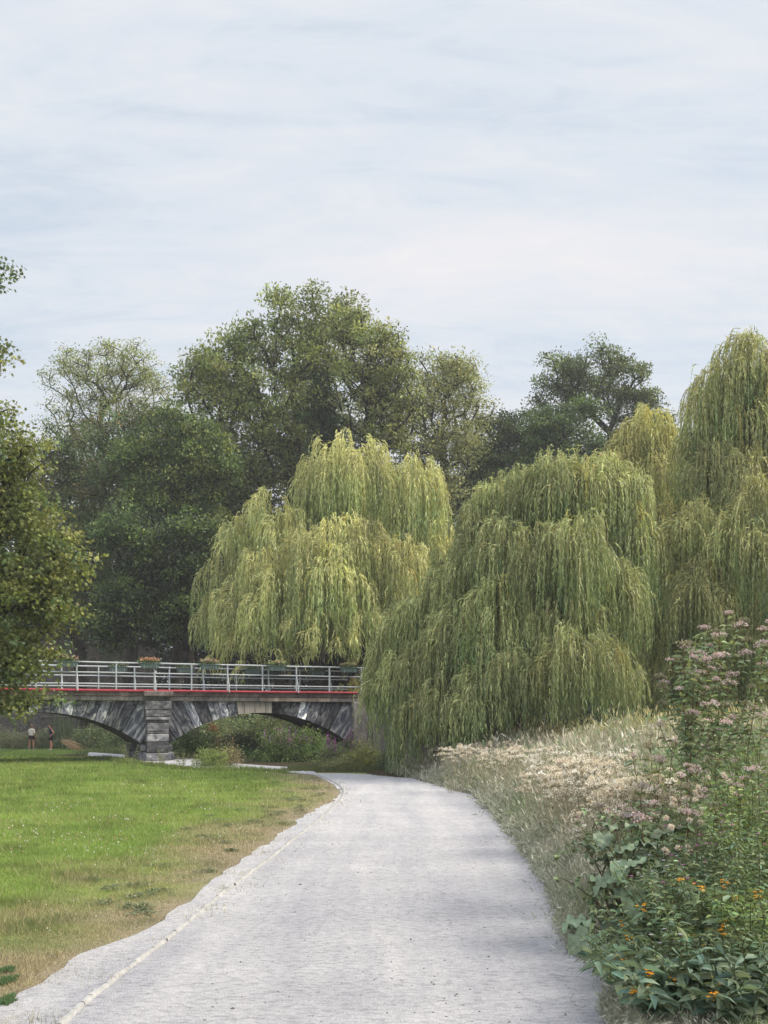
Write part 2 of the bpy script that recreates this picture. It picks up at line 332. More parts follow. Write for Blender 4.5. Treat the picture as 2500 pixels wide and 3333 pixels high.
def py_strip(acc, lft, rgt, z):
    yy = np.concatenate([np.linspace(-9, 25, 160), np.linspace(25.1, 32.4, 80)])
    lo = lft[:np.argmax(lft[:, 1])+1]; ro = rgt[:np.argmax(rgt[:, 1])+1]
    # monotone tables by row
    def tab(pl):
        o = np.argsort(pl[:, 1]); return pl[o, 1], pl[o, 0]
    a = np.interp(yy, *tab(lo)); b_ = np.interp(yy, *tab(ro)); k = 14; s = np.linspace(0, 1, k)
    Px = a[:, None]*(1-s)+b_[:, None]*s; V = np.stack([Px, np.repeat(yy[:, None], k, 1), np.full_like(Px, z)], axis=2).reshape(-1, 3)
    i = (np.arange(len(yy)-1)[:, None]*k+np.arange(k-1)[None]).ravel(); acc.add(V, np.stack([i, i+1, i+k+1, i+k], axis=1))
A = Acc(); py_strip(A, MARG, RIGHT, 0.012)
tag(A.build('path', m_path), kind='structure')
A = Acc(); strip(A, ARM_NEAR-np.array([0, .3]), ARM_FAR, 60, 5, 0.016)
tag(A.build('path', m_path), kind='structure')
# edging: a line of worn pale boards set in the path
bd = simple('weathered_edging', (0.36, 0.355, 0.35), 0.9, 0.1, 14, 0.22)
ED = empty('path_edging', (*EDGE[3], 0)); tag(ED, 'pale worn edging boards along the left side of the gravel path', 'path edging')
er = resample(resample(EDGE, 46), 46); er[1:-1] = (er[:-2]+2*er[1:-1]+er[2:])/4; er = np.delete(er, [], axis=0)
for a, b_ in zip(er[:-1], er[1:]):
    A = Acc(); dv = b_-a; ln = np.linalg.norm(dv); ux = np.array([dv[0]/ln, dv[1]/ln, 0]); uy = np.array([-ux[1], ux[0], 0])
    j = rng.normal(0, 0.003)
    n = 6; wv = np.maximum(.003, 0.010+0.004*rng.normal(size=(n+1, 2))); s = np.linspace(0.004, 0.996, n+1)
    for i in range(n):
        P = []
        for ss, ww in ((s[i], wv[i]), (s[i+1], wv[i+1])):
            c0 = np.array([*a, 0])+ux*ln*ss+uy*j
            for sgn, w_, zz in ((-1, ww[0]+.012, 0.008), (-1, ww[0], 0.034), (1, ww[1], 0.034), (1, ww[1]+.012, 0.008)): P.append(c0+uy*sgn*w_+np.array([0, 0, zz+0.003*math.sin(i*2.1+a[1]*5)]))
        A.add(P, [[0, 1, 5, 4], [1, 2, 6, 5], [2, 3, 7, 6]])
    o = A.build('edging_board', bd, ED); o.location = (-ED.location[0], -ED.location[1], 0)

# ------------------------------------------------------------------ bridge
BA = radians(24.5); PC = W3(503, 2335, 42.0); bx = np.array([cos(BA), sin(BA), 0]); by = np.array([-sin(BA), cos(BA), 0])
BW = 3.2
br = empty('stone_bridge', (PC[0], PC[1], -0.3), BA)
tag(br, 'old two-arched stone footbridge with pale metal railings and a red pipe along its side', 'bridge')
Z0 = 0.3                                      # local z = world z + 0.3
ZD = 2.86+Z0                                  # deck edge
m_st, t, b = mat('bridge_coping_stone'); oc = objco(t); mp = t.nodes.new('ShaderNodeMapping'); mp.inputs['Scale'].default_value = (1, 1, 0.3); t.links.new(oc, mp.inputs[0])
f1 = noise(t, 1.6, 6, 0.65, oc); f2 = noise(t, 7, 6, 0.7, mp.outputs[0])
c = mixc(t, ramp(t, f1, [(0.3, (0.075, 0.07, 0.07)), (0.55, (0.17, 0.155, 0.148)), (0.75, (0.28, 0.265, 0.25))]), ramp(t, f2, [(0.3, (0.45, 0.45, 0.47)), (0.6, (1.1, 1.1, 1.1))]))
c = mixc(t, c, attr(t)); t.links.new(c, b.inputs['Base Color']); b.inputs['Roughness'].default_value = 0.95; b.inputs['Specular IOR Level'].default_value = 0.1; bump(t, b, f2, 0.6, 0.03)
# voussoir stone: streaks run along each stone (attribute 'uvw' carries the radial direction)
m_vs, t, b = mat('bridge_arch_stone'); at_ = t.nodes.new('ShaderNodeAttribute'); at_.attribute_name = 'rad'
mp = t.nodes.new('ShaderNodeMapping'); mp.inputs['Scale'].default_value = (2.3, 1.7, 1.0); t.links.new(at_.outputs['Vector'], mp.inputs[0])
f1 = noise(t, 1.0, 7, 0.66, mp.outputs[0], 0.9); f2 = noise(t, 2.2, 6, 0.7, objco(t), 0.6)
c = ramp(t, f1, [(0.34, (0.022, 0.026, 0.036)), (0.47, (0.065, 0.073, 0.09)), (0.56, (0.16, 0.165, 0.18)), (0.68, (0.34, 0.34, 0.34))])
c = mixc(t, c, ramp(t, f2, [(0.3, (0.5, 0.5, 0.55)), (0.6, (1.15, 1.12, 1.05))])); c = mixc(t, c, attr(t))
t.links.new(c, b.inputs['Base Color']); b.inputs['Roughness'].default_value = 0.9; b.inputs['Specular IOR Level'].default_value = 0.15; bump(t, b, f1, 0.8, 0.05)
m_cr, t, b = mat('bridge_cream_stone'); oc = objco(t); mp = t.nodes.new('ShaderNodeMapping'); mp.inputs['Scale'].default_value = (5, 1, 0.6); t.links.new(oc, mp.inputs[0])
f1 = noise(t, 1.5, 6, 0.65, mp.outputs[0]); t.links.new(ramp(t, f1, [(0.3, (0.10, 0.10, 0.11)), (0.43, (0.34, 0.31, 0.27)), (0.6, (0.46, 0.42, 0.36)), (0.72, (0.40, 0.31, 0.23))]), b.inputs['Base Color'])
b.inputs['Roughness'].default_value = 0.92; b.inputs['Specular IOR Level'].default_value = 0.1; bump(t, b, f1, 0.4, 0.03)
m_pl, t, b = mat('bridge_pier_stone'); oc = objco(t); mp = t.nodes.new('ShaderNodeMapping'); mp.inputs['Scale'].default_value = (1, 1, 1.6); t.links.new(oc, mp.inputs[0])
f1 = noise(t, 2.4, 7, 0.68, mp.outputs[0], .8); c = mixc(t, ramp(t, f1, [(0.34, (0.04, 0.043, 0.05)), (0.5, (0.15, 0.15, 0.157)), (0.66, (0.36, 0.355, 0.345))]), attr(t))
t.links.new(c, b.inputs['Base Color']); b.inputs['Roughness'].default_value = 0.9; b.inputs['Specular IOR Level'].default_value = 0.15; bump(t, b, f1, 0.6, 0.05)
SPZ, CRZ = 0.72+Z0, 2.0+Z0
arches = [(-4.5, 3.95), (4.62, 4.0)]            # centre s, half span
def arch_pt(sc, hs, u):
    """u in -1..1 along the intrados; returns s, z, and the outward normal"""
    R = (hs*hs+(CRZ-SPZ)**2)/(2*(CRZ-SPZ)); a0 = math.asin(hs/R); a = u*a0; return sc+R*sin(a), CRZ-R+R*cos(a), sin(a), cos(a)
TOPZ = ZD-0.38
for k, (sc, hs) in enumerate(arches):
    g = Acc(); rad = []; cr_ = Acc(); nv = 21
    sof = Acc()
    us = np.linspace(-1, 1, nv*3+1)
    vb = np.cumsum(np.concatenate([[0], .7+.6*rng.random(nv)])); vb = -1+2*vb/vb[-1]
    for i in range(nv):
        ua, ub = vb[i], vb[i+1]
        fcol = np.array([1, 1, 1])*math.exp(random.gauss(0.0, 0.55)); 
        if random.random() < .18: fcol = fcol*1.9
        gp = 0.003
        sub = 3; ins = [arch_pt(sc, hs, ua+gp+(ub-ua-2*gp)*j/sub) for j in range(sub+1)]
        pin = [(q[0], q[1]) for q in ins]; pou = []
        lim0, lim1 = sc-hs-0.62+0.0, sc+hs+0.62
        for q in ins:
            rr = (TOPZ-q[1])/max(q[3], 0.2); s_ = q[0]+q[2]*rr*1.0
            zt = TOPZ
            if s_ < lim0: f_ = (lim0-q[0])/(s_-q[0]); zt = q[1]+(TOPZ-q[1])*f_; s_ = lim0
            if s_ > lim1: f_ = (lim1-q[0])/(s_-q[0]); zt = q[1]+(TOPZ-q[1])*f_; s_ = lim1
            pou.append((s_, zt))
        pr = random.uniform(0, 0.02)
        cream = (k == 1 and 8 <= i <= 11)
        tgt = cr_ if cream else g
        for j in range(sub):
            a_, b2, c_, d_ = pin[j], pin[j+1], pou[j+1], pou[j]
            for face, yy in (('f', -pr), ('b', BW+pr)):
                P = [(a_[0], yy, a_[1]), (b2[0], yy, b2[1]), (c_[0], yy, c_[1]), (d_[0], yy, d_[1])]
                if face == 'b': P = P[::-1]
                tgt.add(P, [[0, 1, 2, 3]], fcol)
                if not cream:
                    r4 = [(i*3.1+j/sub, 0, i), (i*3.1+(j+1)/sub, 0, i), (i*3.1+(j+1)/sub, 1.2, i), (i*3.1+j/sub, 1.2, i)]
                    rad += r4 if face == 'f' else r4[::-1]
        # little returns at the stone's sides so that joints read
        for (pi_, po_) in ((pin[0], pou[0]), (pin[-1], pou[-1])):
            tgt.add([(pi_[0], -pr, pi_[1]), (po_[0], -pr, po_[1]), (po_[0], 0.03, po_[1]), (pi_[0], 0.03, pi_[1])], [[0, 1, 2, 3]], fcol*0.6)
            if not cream: rad += [(0, 0, i)]*4
    o = g.build('arch_ring', m_vs, br)
    ra = o.data.attributes.new('rad', 'FLOAT_VECTOR', 'POINT'); ra.data.foreach_set('vector', np.array(rad, dtype=np.float32).ravel())
    if cr_.n: tag(cr_.build('crown_stone', m_cr, br), 'cream stained stones at the crown of the arch')
    # backing face just behind the stones, and the vault
    for u0, u1 in zip(us[:-1], us[1:]):
        a_, b2 = arch_pt(sc, hs, u0), arch_pt(sc, hs, u1)
        sof.add([(a_[0], 0.0, a_[1]), (a_[0], BW, a_[1]), (b2[0], BW, b2[1]), (b2[0], 0.0, b2[1])], [[0, 1, 2, 3]], (0.5, 0.48, 0.47))
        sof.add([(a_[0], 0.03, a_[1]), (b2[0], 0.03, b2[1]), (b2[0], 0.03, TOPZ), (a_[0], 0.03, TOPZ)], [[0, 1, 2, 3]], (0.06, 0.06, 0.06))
    sof.build('vault', m_st, br)
# pier, pilaster, abutments
def pier(sc, name, wd, pil=True, lab=None):
    A = Acc()
    hb = wd/2
    def blk(cx_, w_, z0, z1, y0, y1, col, bv=0.03): box(A, (cx_, (y0+y1)/2, (z0+z1)/2), (w_, y1-y0, z1-z0), col, 0, None, bv)
    blk(sc, wd+0.02, SPZ-0.02, TOPZ, 0.012, BW-0.012, (0.8, 0.8, 0.8), 0.0)                      # core between the haunches
    z = -0.6
    for h_, w_, cc in ((0.75, wd+0.42, 0.55), (0.52, wd+0.52, 1.0), (0.30, wd+0.42, 0.75)):
        blk(sc, w_, z, min(z+h_, SPZ-0.02), -0.12 if w_ > wd+.45 else -0.06, BW+0.06, np.array([0.95, 0.97, 1.0])*cc, 0.05); z += h_
        if z >= SPZ-0.03: break
    if pil:
        z = -0.6; hs_ = [(0.9, .95, .35), (0.33, 1.02, 1.2), (0.46, .90, .45), (0.34, .88, 1.5), (0.09, .92, .6), (0.36, .88, 1.0), (0.10, .94, .5), (0.14, .98, 1.15), (0.30, 1.02, .9)]
        for h_, w_, cc in hs_:
            z1 = min(z+h_, TOPZ+0.02); blk(sc, w_, z+0.006, z1-0.006, -0.34 if w_ < .95 else -0.40, 0.02, np.array([1.0, 1.0, 1.02])*cc, 0.035); z = z1
            if z >= TOPZ: break
        if z < TOPZ: blk(sc, 1.06, z, TOPZ, -0.42, 0.02, (0.9, 0.9, 0.9), 0.03)
    return A.build(name, m_pl, br)
pier(0.08, 'pier', 0.9)
A = Acc(); SE = 14.2
box(A, (9.4+(SE-9.4)/2, BW/2, (TOPZ-0.6)/2), (SE-9.4, BW-0.04, TOPZ+0.6), (0.9, 0.92, 0.95)); box(A, (9.1, -0.12, (TOPZ-.6)/2), (0.62, 0.5, TOPZ+.6), (1.05, 1.08, 1.1), 0, None, 0.04)
box(A, (8.95, BW/2, SPZ/2-0.3), (0.9, BW+0.1, SPZ+0.58), (0.6, 0.62, 0.66), 0, None, 0.04)
A.build('abutment', m_st, br)
A = Acc(); SL = -24.0
box(A, (SL/2-4.6, BW/2, (TOPZ-0.6)/2), (abs(SL+9.2), BW-0.04, TOPZ+0.6), (0.7, 0.72, 0.76)); box(A, (-8.85, BW/2, SPZ/2-0.3), (0.9, BW+0.1, SPZ+.58), (0.6, 0.62, 0.66), 0, None, 0.04)
A.build('abutment', m_st, br)
# string course and coping in separate stones
A = Acc(); s = SL
while s < SE:
    l_ = random.uniform(1.1, 1.9); c = np.array([1, 1, 0.98])*random.uniform(0.7, 1.5)
    if 3.2 < s < 7.5: c = np.array([2.1, 1.85, 1.6])*random.uniform(.8, 1.1)
    box(A, (s+l_/2, -0.06+BW/2, TOPZ+0.095), (l_-0.012, BW+0.24, 0.19), c, 0, None, 0.02); s += l_
A.build('string_course', m_st, br)
A = Acc(); s = SL
while s < SE:
    l_ = random.uniform(1.4, 2.4); c = np.array([1.25, 1.08, 1.0])*random.uniform(0.75, 1.1)
    box(A, (s+l_/2, BW/2, TOPZ+0.19+0.1), (l_-0.012, BW+0.44, 0.2), c, 0, None, 0.025); s += l_
box(A, (0.08, -0.33, TOPZ+0.29), (1.2, 0.4, 0.205), (1.1, 1, .95), 0, None, 0.025)
A.build('coping', m_st, br)
A = Acc(); box(A, ((SL+SE)/2, BW/2, ZD-0.0), (SE-SL, BW-0.2, 0.04), (0.9, 0.9, 0.9)); A.build('walkway', m_st, br)
M_RAIL = simple('railing_paint', (0.44, 0.475, 0.50), 0.45, 0.5, 10, 0.15)
m_pipe, t, b = mat('red_pipe_paint'); f = noise(t, 5, 4, 0.6, objco(t)); t.links.new(ramp(t, f, [(0.3, (0.30, 0.018, 0.035)), (0.7, (0.46, 0.04, 0.065))]), b.inputs['Base Color']); b.inputs['Roughness'].default_value = 0.5
A = Acc(); chain(A, [(x_, -0.28, ZD+0.035+0.004*sin(x_)) for x_ in np.linspace(SL, 9.0, 60)], 0.048, 10)
for x_ in np.arange(-22, 9, 2.7): chain(A, [(x_, -0.28, ZD+.035), (x_+0.12, -0.28, ZD+.035)], 0.058, 10)
A.build('pipe', m_pipe, br, smooth=True)
def railing(yy, s0, ds, name='railing'):
    A = Acc(); RT = ZD+1.17
    for zz, r_ in ((RT, 0.034), (ZD+0.76, 0.028), (ZD+0.30, 0.030)):
        xs_ = np.linspace(SL, SE-4.2, 80); chain(A, [(x_, yy, zz+0.004*sin(x_*1.7+zz*9)) for x_ in xs_], r_, 8)
    r = A.build(name, M_RAIL, br, smooth=True)
    s_ = s0
    while s_ > SL+.3: s_ -= ds
    while s_ < SE-4.3:
        P = Acc(); k = 0.0
        box(P, (s_, yy, ZD+0.60), (0.055, 0.05, 1.14), (1, 1, 1), 0, None, 0.008); box(P, (s_, yy, ZD+0.03), (0.14, 0.13, 0.03), (1, 1, 1), 0, None, 0.006)
        if abs((s_-s0)/ds/2-round((s_-s0)/ds/2)) < .01: chain(P, [(s_, yy, ZD+0.75), (s_+.02, yy-.16, ZD+.35), (s_, yy-.26, ZD+0.0)], 0.02, 6)
        P.build('post', M_RAIL, r); s_ += ds
    return r
def s_of(px, yloc):     # along-bridge coordinate seen at column px for the line y = yloc
    q = (px-1250)/F; o = PC+by*yloc; return (q*o[1]-o[0])/(bx[0]-q*bx[1])
railing(-0.10, s_of(503, -0.10), 1.55)
railing(BW+0.10, s_of(438, BW+.1), 1.55)
# flower boxes
M_BOX = simple('planter_paint', (0.09, 0.135, 0.12), 0.5, 0.4, 6, 0.2)
def flower_box(px, yloc, cols, label, full=True):
    s_ = s_of(px, yloc); p = PC+bx*s_+by*yloc
    e = empty('flower_box', (p[0], p[1], ZD-Z0+1.06), BA); tag(e, label, 'flower box', 'flower boxes on the bridge railings')
    A = Acc(); P = []
    for z_, k in ((-0.10, 0.86), (0.10, 1.0)):
        for x_, y_ in ((-.39, -.11), (.39, -.11), (.39, .11), (-.39, .11)): P.append((x_*k, y_*k+(-.06), z_))
    A.add(P, [[0, 3, 2, 1], [0, 1, 5, 4], [1, 2, 6, 5], [2, 3, 7, 6], [3, 0, 4, 7]])
    box(A, (0, -.06, .1), (.83, .27, .03), (1, 1, 1), 0, None, .006)
    A.build('planter', M_BOX, e)
    for x_ in (-.25, .25):
        B = Acc(); chain(B, [(x_, 0.09, 0.12), (x_, .06, .14), (x_, -.03, .12), (x_, -.18, .0), (x_, -.14, -.12)], 0.008, 5); B.build('bracket', M_RAIL, e)
    G = Acc(); n = 420 if full else 160; q = rng.normal(size=(n, 3))*np.array([.20, .07, .06])+np.array([0, -.06, .17]); q[:, 2] = np.abs(q[:, 2]-.1)+.1
    d_ = rdir(n, .6); diam(G, q, d_, unit(np.cross(d_, rdir(n))), .07, .05, vary((.10, .15, .05), n, .3)); G.build('leaves', M_LEAF, e)
    G = Acc(); n = 260 if full else 60; q = rng.normal(size=(n, 3))*np.array([.19, .06, .04])+np.array([0, -.06, .25])
    q[:, 0] = np.clip(q[:, 0], -.38, .38); ci = (fbm(q[:, 0]*6, q[:, 1]*6, 1, 3)*len(cols)*1.3).astype(int) % len(cols); cc = np.array(cols)[ci]*np.exp(rng.normal(0, .15, (n, 1)))
    d_ = rdir(n, .4); diam(G, q, d_, unit(np.cross(d_, rdir(n))), .05, .05, cc); G.build('blossoms', M_PETAL, e)
SAL, RED, CRM, PNK, YEL = (.62, .30, .22), (.55, .06, .06), (.55, .50, .32), (.5, .29, .29), (.46, .38, .20)
flower_box(219, -.18, [RED, PNK, CRM], 'green flower box with a red bloom, half behind the maple leaves')
flower_box(487, -.18, [SAL, (.7, .4, .25), SAL], 'green flower box of salmon flowers above the middle pier')
flower_box(682, -.18, [YEL, CRM, PNK], 'green flower box of yellow flowers over the left part of the right arch')
flower_box(900, -.18, [PNK, CRM, (.45, .5, .2)], 'green flower box of pink and cream flowers over the crown of the right arch')
flower_box(1134, -.18, [YEL, SAL, CRM], 'green flower box of orange and cream flowers nearest the willow')
for px, lb in ((384, 'nearly bloomless flower box on the far railing left of the pier'), (603, 'nearly bloomless flower box on the far railing just right of the pier'), (820, 'nearly bloomless flower box on the far railing above the cream crown stones'), (1030, 'nearly bloomless flower box on the far railing nearest the willow')):
    flower_box(px, BW+.0, [(.5, .5, .42)], lb, False)

# stone walls beyond the bridge
m_wl, t, b = mat('rubble_wall'); oc = objco(t); vo = t.nodes.new('ShaderNodeTexVoronoi'); vo.feature = 'DISTANCE_TO_EDGE'; vo.inputs['Scale'].default_value = 2.6
mp = t.nodes.new('ShaderNodeMapping'); mp.inputs['Scale'].default_value = (1, 1, 2.0); t.links.new(oc, mp.inputs[0]); t.links.new(mp.outputs[0], vo.inputs['Vector'])
f1 = noise(t, 3, 6, .65, oc); c = mixc(t, ramp(t, f1, [(.3, (.06, .055, .05)), (.7, (.17, .15, .14))]), ramp(t, vo.outputs['Distance'], [(.0, (.35, .35, .35)), (.08, (1, 1, 1))]))
t.links.new(c, b.inputs['Base Color']); b.inputs['Roughness'].default_value = .95; bump(t, b, vo.outputs['Distance'], .6, .05)
def wall(x0, y0, x1, y1, z0, z1, th, label):
    A = Acc(); a = np.array([x0, y0, 0.]); e = np.array([x1, y1, 0.]); n = max(2, int(np.linalg.norm(e-a)/1.2)); u_ = unit(e-a); v_ = np.array([-u_[1], u_[0], 0])
    for i in range(n):
        c0 = a+(e-a)*(i+.5)/n; h = z1+random.uniform(-.06, .06); l_ = np.linalg.norm(e-a)/n
        box(A, (*c0[:2], (z0+h)/2), (l_-.004, th, h-z0), (1, 1, 1), 0, np.array([u_, v_, [0, 0, 1]]), .03)
        box(A, (*c0[:2], h+.06), (l_-.02, th+.12, .12), (1, 1, 1), 0, np.array([u_, v_, [0, 0, 1]]), .03)
    return tag(A.build('stone_wall', m_wl), label, 'stone wall')
wall(-28, 73, -17, 75, -.5, 7.2, .5, 'tall brown stone wall in the dark behind the left end of the bridge')
wall(-24, 71.0, -6, 73.5, -.5, 1.75, .5, 'low rubble wall seen through the left arch behind the reeds')

# ------------------------------------------------------------------ people
def skin_body(name, J, E, R, parent, m_):
    me = bpy.data.meshes.new(name); me.from_pydata(J, E, []); me.update(); o = bpy.data.objects.new(name, me); C.objects.link(o)
    o.modifiers.new('skin', 'SKIN'); 
    if not me.skin_vertices: me.skin_vertices.new() if hasattr(me.skin_vertices, 'new') else None
    return o
M_SKIN = simple('skin', (.46, .22, .14), .55, .4, 12, .08); M_HAIRD = simple('dark_hair', (.02, .016, .014), .5, .4, 20, .3); M_HAIRL = simple('brown_hair', (.16, .10, .06), .5, .4, 20, .3)
M_SHOE = simple('shoe', (.6, .6, .6), .6, .3)
def ring_loft(acc, rings, n=14, cap=True):
    """rings: (cx,cy,z,rx,ry)"""
    th = np.arange(n)*2*pi/n; V = np.array([[c[0]+c[3]*cos(a), c[1]+c[4]*sin(a), c[2]] for c in rings for a in th])
    Fc = [[r*n+i, r*n+(i+1) % n, (r+1)*n+(i+1) % n, (r+1)*n+i] for r in range(len(rings)-1) for i in range(n)]
    acc.add(V, Fc)
    if cap: acc.add(V[:n], [list(range(n))[::-1]]); acc.add(V[-n:], [list(range(n))])
def person(loc, rz, scale, pose, top_col, label, hair_m, face_left):
    root = empty('person', loc, rz); root.scale = (scale,)*3; tag(root, label, 'person')
    B = Acc()
    # legs
    for s_ in (-1, 1):
        x0 = .095*s_; sp = pose['spread']*s_
        ring_loft(B, [(x0+sp, 0.0, 0.03, .036, .045), (x0+sp, .01, .09, .036, .04), (x0+sp*.9, .02, .28, .052, .058), (x0+sp*.8, .015, .38, .052, .056), (x0+sp*.6, 0, .50, .052, .056), (x0+sp*.5, 0, .56, .058, .060), (x0+sp*.3, 0, .70, .075, .078), (x0, 0, .86, .09, .095)])
        ring_loft(B, [(x0+sp, -.07, .0, .036, .11), (x0+sp, -.065, .035, .04, .115), (x0+sp, -.04, .07, .034, .07), (x0+sp, -.01, .095, .03, .04)])
    lean = pose.get('lean', 0)
    ring_loft(B, [(0, 0, .80, .155, .105), (0, 0, .90, .17, .12), (lean*.3, 0, 1.02, .135, .10), (lean*.5, 0, 1.12, .125, .095), (lean*.8, 0, 1.26, .15, .105), (lean, 0, 1.37, .165, .09), (lean, 0, 1.42, .11, .07), (lean, 0, 1.44, .055, .055), (lean, -.01, 1.52, .048, .052)])
    # head with jaw, nose, ears
    hy = -.02; hd = Acc(); tl = pose.get('look', 0)
    ring_loft(B, [(lean, hy-.03, 1.48, .03, .035), (lean, hy-.03, 1.50, .055, .065), (lean, hy-.02, 1.54, .066, .085), (lean, hy, 1.60, .074, .095), (lean, hy, 1.65, .074, .095), (lean, hy, 1.69, .058, .075), (lean, hy, 1.715, .02, .03)], 14)
    B.add([(lean-.012, hy-.09, 1.585), (lean+.012, hy-.09, 1.585), (lean, hy-.12, 1.56), (lean, hy-.088, 1.62)], [[0, 2, 3], [1, 3, 2], [0, 1, 2]])
    for s_ in (-1, 1): ring_loft(B, [(lean+.074*s_, hy, 1.55, .008, .012), (lean+.08*s_, hy, 1.59, .01, .02), (lean+.076*s_, hy, 1.62, .008, .012)], 6)
    # arms and hands
    for s_, jj in ((-1, pose['armL']), (1, pose['armR'])):
        sh = np.array([lean+.16*s_, 0, 1.37]); el = np.array(jj[0]); wr = np.array(jj[1])
        pts = [sh, sh*.5+el*.5, el, el*.55+wr*.45, wr]; chain(B, pts, [.048, .044, .036, .034, .024], 8)
        dv = unit(wr-el); sd_ = unit(np.cross(dv, np.array([0, 1., .1]))); nn = np.cross(sd_, dv)
        pm = wr+dv*.085
        box(B, wr+dv*.04, (.08, .07, .024), (1, 1, 1), 0, np.array([dv, sd_, nn]), .006)
        for f_i, (off, ln_) in enumerate(((-.028, .062), (-.01, .075), (.01, .07), (.027, .055))):
            p0 = wr+dv*.075+sd_*off; chain(B, [p0, p0+dv*ln_*.5-nn*.006, p0+dv*ln_*.95-nn*.03], [.009, .008, .006], 5)
        p0 = wr+dv*.02-sd_*.034; chain(B, [p0, p0+dv*.03-sd_*.022, p0+dv*.06-sd_*.026], [.011, .009, .007], 5)
    bo = B.build('body', M_SKIN, root, smooth=True)
    rm = bo.modifiers.new('join', 'REMESH'); rm.mode = 'VOXEL'; rm.voxel_size = 0.008; rm.use_smooth_shade = True
    T = Acc(); ring_loft(T, [(0, 0, pose['hem'], .175, .13), (lean*.3, 0, 1.02, .152, .118), (lean*.5, 0, 1.12, .145, .112), (lean*.8, 0, 1.26, .168, .122), (lean, 0, 1.38, .175, .105), (lean, 0, 1.435, .10, .08)], 18, False)
    T.build('top', simple('cloth_top', top_col, .85, .1), root, smooth=True)
    if pose.get('sleeves'):
        for s_, jj in ((-1, pose['armL']), (1, pose['armR'])):
            S = Acc(); sh = np.array([lean+.15*s_, 0, 1.385]); el = np.array(jj[0]); chain(S, [sh, sh*.5+el*.5, sh*.1+el*.9], [.066, .06, .056], 10, cap=False); S.build('sleeve', bpy.data.materials[-1] if False else T_MAT(top_col), root, smooth=True)
    H = Acc(); ring_loft(H, [(0, 0, .99, .165, .125), (0, 0, .90, .188, .135), (0, 0, .82, .185, .13)], 18, False)
    for s_ in (-1, 1): ring_loft(H, [(.09*s_, 0, .86, .098, .12), (.10*s_+pose['spread']*.2*s_, 0, pose['short'], .108, .115)], 14, False)
    H.build('shorts', M_SHORT, root, smooth=True)
    K = Acc(); ring_loft(K, [(lean, hy+.03, 1.50, .06, .05), (lean, hy+.035, 1.55, .08, .075), (lean, hy+.025, 1.62, .084, .09), (lean, hy+.012, 1.68, .076, .095), (lean, hy, 1.735, .045, .06), (lean, hy, 1.75, .01, .01)], 14)
    if pose.get('bun'): ring_loft(K, [(lean, hy+.13, 1.58, .02, .02), (lean, hy+.14, 1.62, .05, .05), (lean, hy+.13, 1.67, .02, .02)], 10)
    K.build('hair', hair_m, root, smooth=True)
    for s_ in (-1, 1):
        S = Acc(); x_ = (.095+pose['spread'])*s_; ring_loft(S, [(x_, -.055, -.005, .044, .135), (x_, -.05, .04, .047, .13), (x_, -.02, .075, .04, .08), (x_, .0, .09, .04, .05)], 12); S.build('shoe', M_SHOE, root, smooth=True)
    return root
M_SHORT = simple('black_shorts', (.012, .012, .016), .8, .2); _tm = {}
def T_MAT(c):
    if c not in _tm: _tm[c] = simple('cloth_sleeve', c, .85, .1)
    return _tm[c]
DP = 62.0
p1 = W3(103, 2440, DP); p2 = W3(166, 2440, DP); zg = float(gz(p1[0], p1[1]))
person((p1[0], p1[1], zg), pi, .93, dict(spread=.05, hem=.93, short=.74, armL=((-.20, .02, 1.10), (-.21, -.04, .86)), armR=((.20, .0, 1.12), (.10, -.16, 1.10)), sleeves=True, lean=0.0), (.60, .57, .50), 'person with their back turned in a beige top and black shorts under the maple', M_HAIRL, 0)
person((p2[0], p2[1], float(gz(p2[0], p2[1]))), radians(-62), .93, dict(spread=.0, hem=.92, short=.66, armL=((-.27, .16, 1.15), (-.17, -.02, .98)), armR=((.30, .14, 1.16), (.18, -.02, 1.0)), bun=False, lean=0.0), (.018, .022, .05), 'person in a navy sleeveless top and black shorts with a hand on the hip', M_HAIRD, 1)
# ------------------------------------------------------------------ trees
def skeleton(root, top, targets, step=0.8, jit=0.12, rise=0.5):
    """grow limbs from a trunk line to every target; returns edges P0,P1 and radii weights"""
    n0 = max(4, int(np.linalg.norm(top-root)/step)); t_ = np.linspace(0, 1, n0)[:, None]
    tr = root*(1-t_)+top*t_; tr[1:-1, :2] += rng.normal(0, .10, (n0-2, 2))*np.linalg.norm(top-root)/12
    pos = list(tr); par = [-1]+list(range(n0-1)); start = int(n0*0.35)
    order = np.argsort(np.linalg.norm(targets-(root*.4+top*.6), axis=1)); leafs = []
    P = np.zeros((200000, 3)); P[:n0] = tr; cnt = n0; depth = np.zeros(200000); depth[:n0] = np.linspace(0, np.linalg.norm(top-root), n0)
    for ti in order:
        tg = targets[ti]; c = P[start:cnt]; dv = tg-c; dd = np.linalg.norm(dv, axis=1)
        cost = dd+0.28*depth[start:cnt]+1.6*np.maximum(0, c[:, 2]-tg[2]+dd*.15); j = start+int(np.argmin(cost)); L_ = np.linalg.norm(tg-P[j])
        m_ = max(1, int(L_/step)); a = P[j]; prev = j; side = rng.normal(0, .12, 3)*L_
        for k in range(1, m_+1):
            u_ = k/m_; q = a*(1-u_)+tg*u_+side*sin(pi*u_)+np.array([0, 0, rise*.12*L_*sin(pi*u_)])+(rng.normal(0, jit, 3) if k < m_ else 0)
            P[cnt] = q; par.append(prev); depth[cnt] = depth[prev]+np.linalg.norm(q-P[prev]); prev = cnt; cnt += 1
        leafs.append(prev)
    par = np.array(par); wgt = np.zeros(cnt)
    for l in leafs: wgt[l] += 1
    for i in range(cnt-1, 0, -1): wgt[par[i]] += wgt[i]
    return P[:cnt], par, np.maximum(wgt, 1)
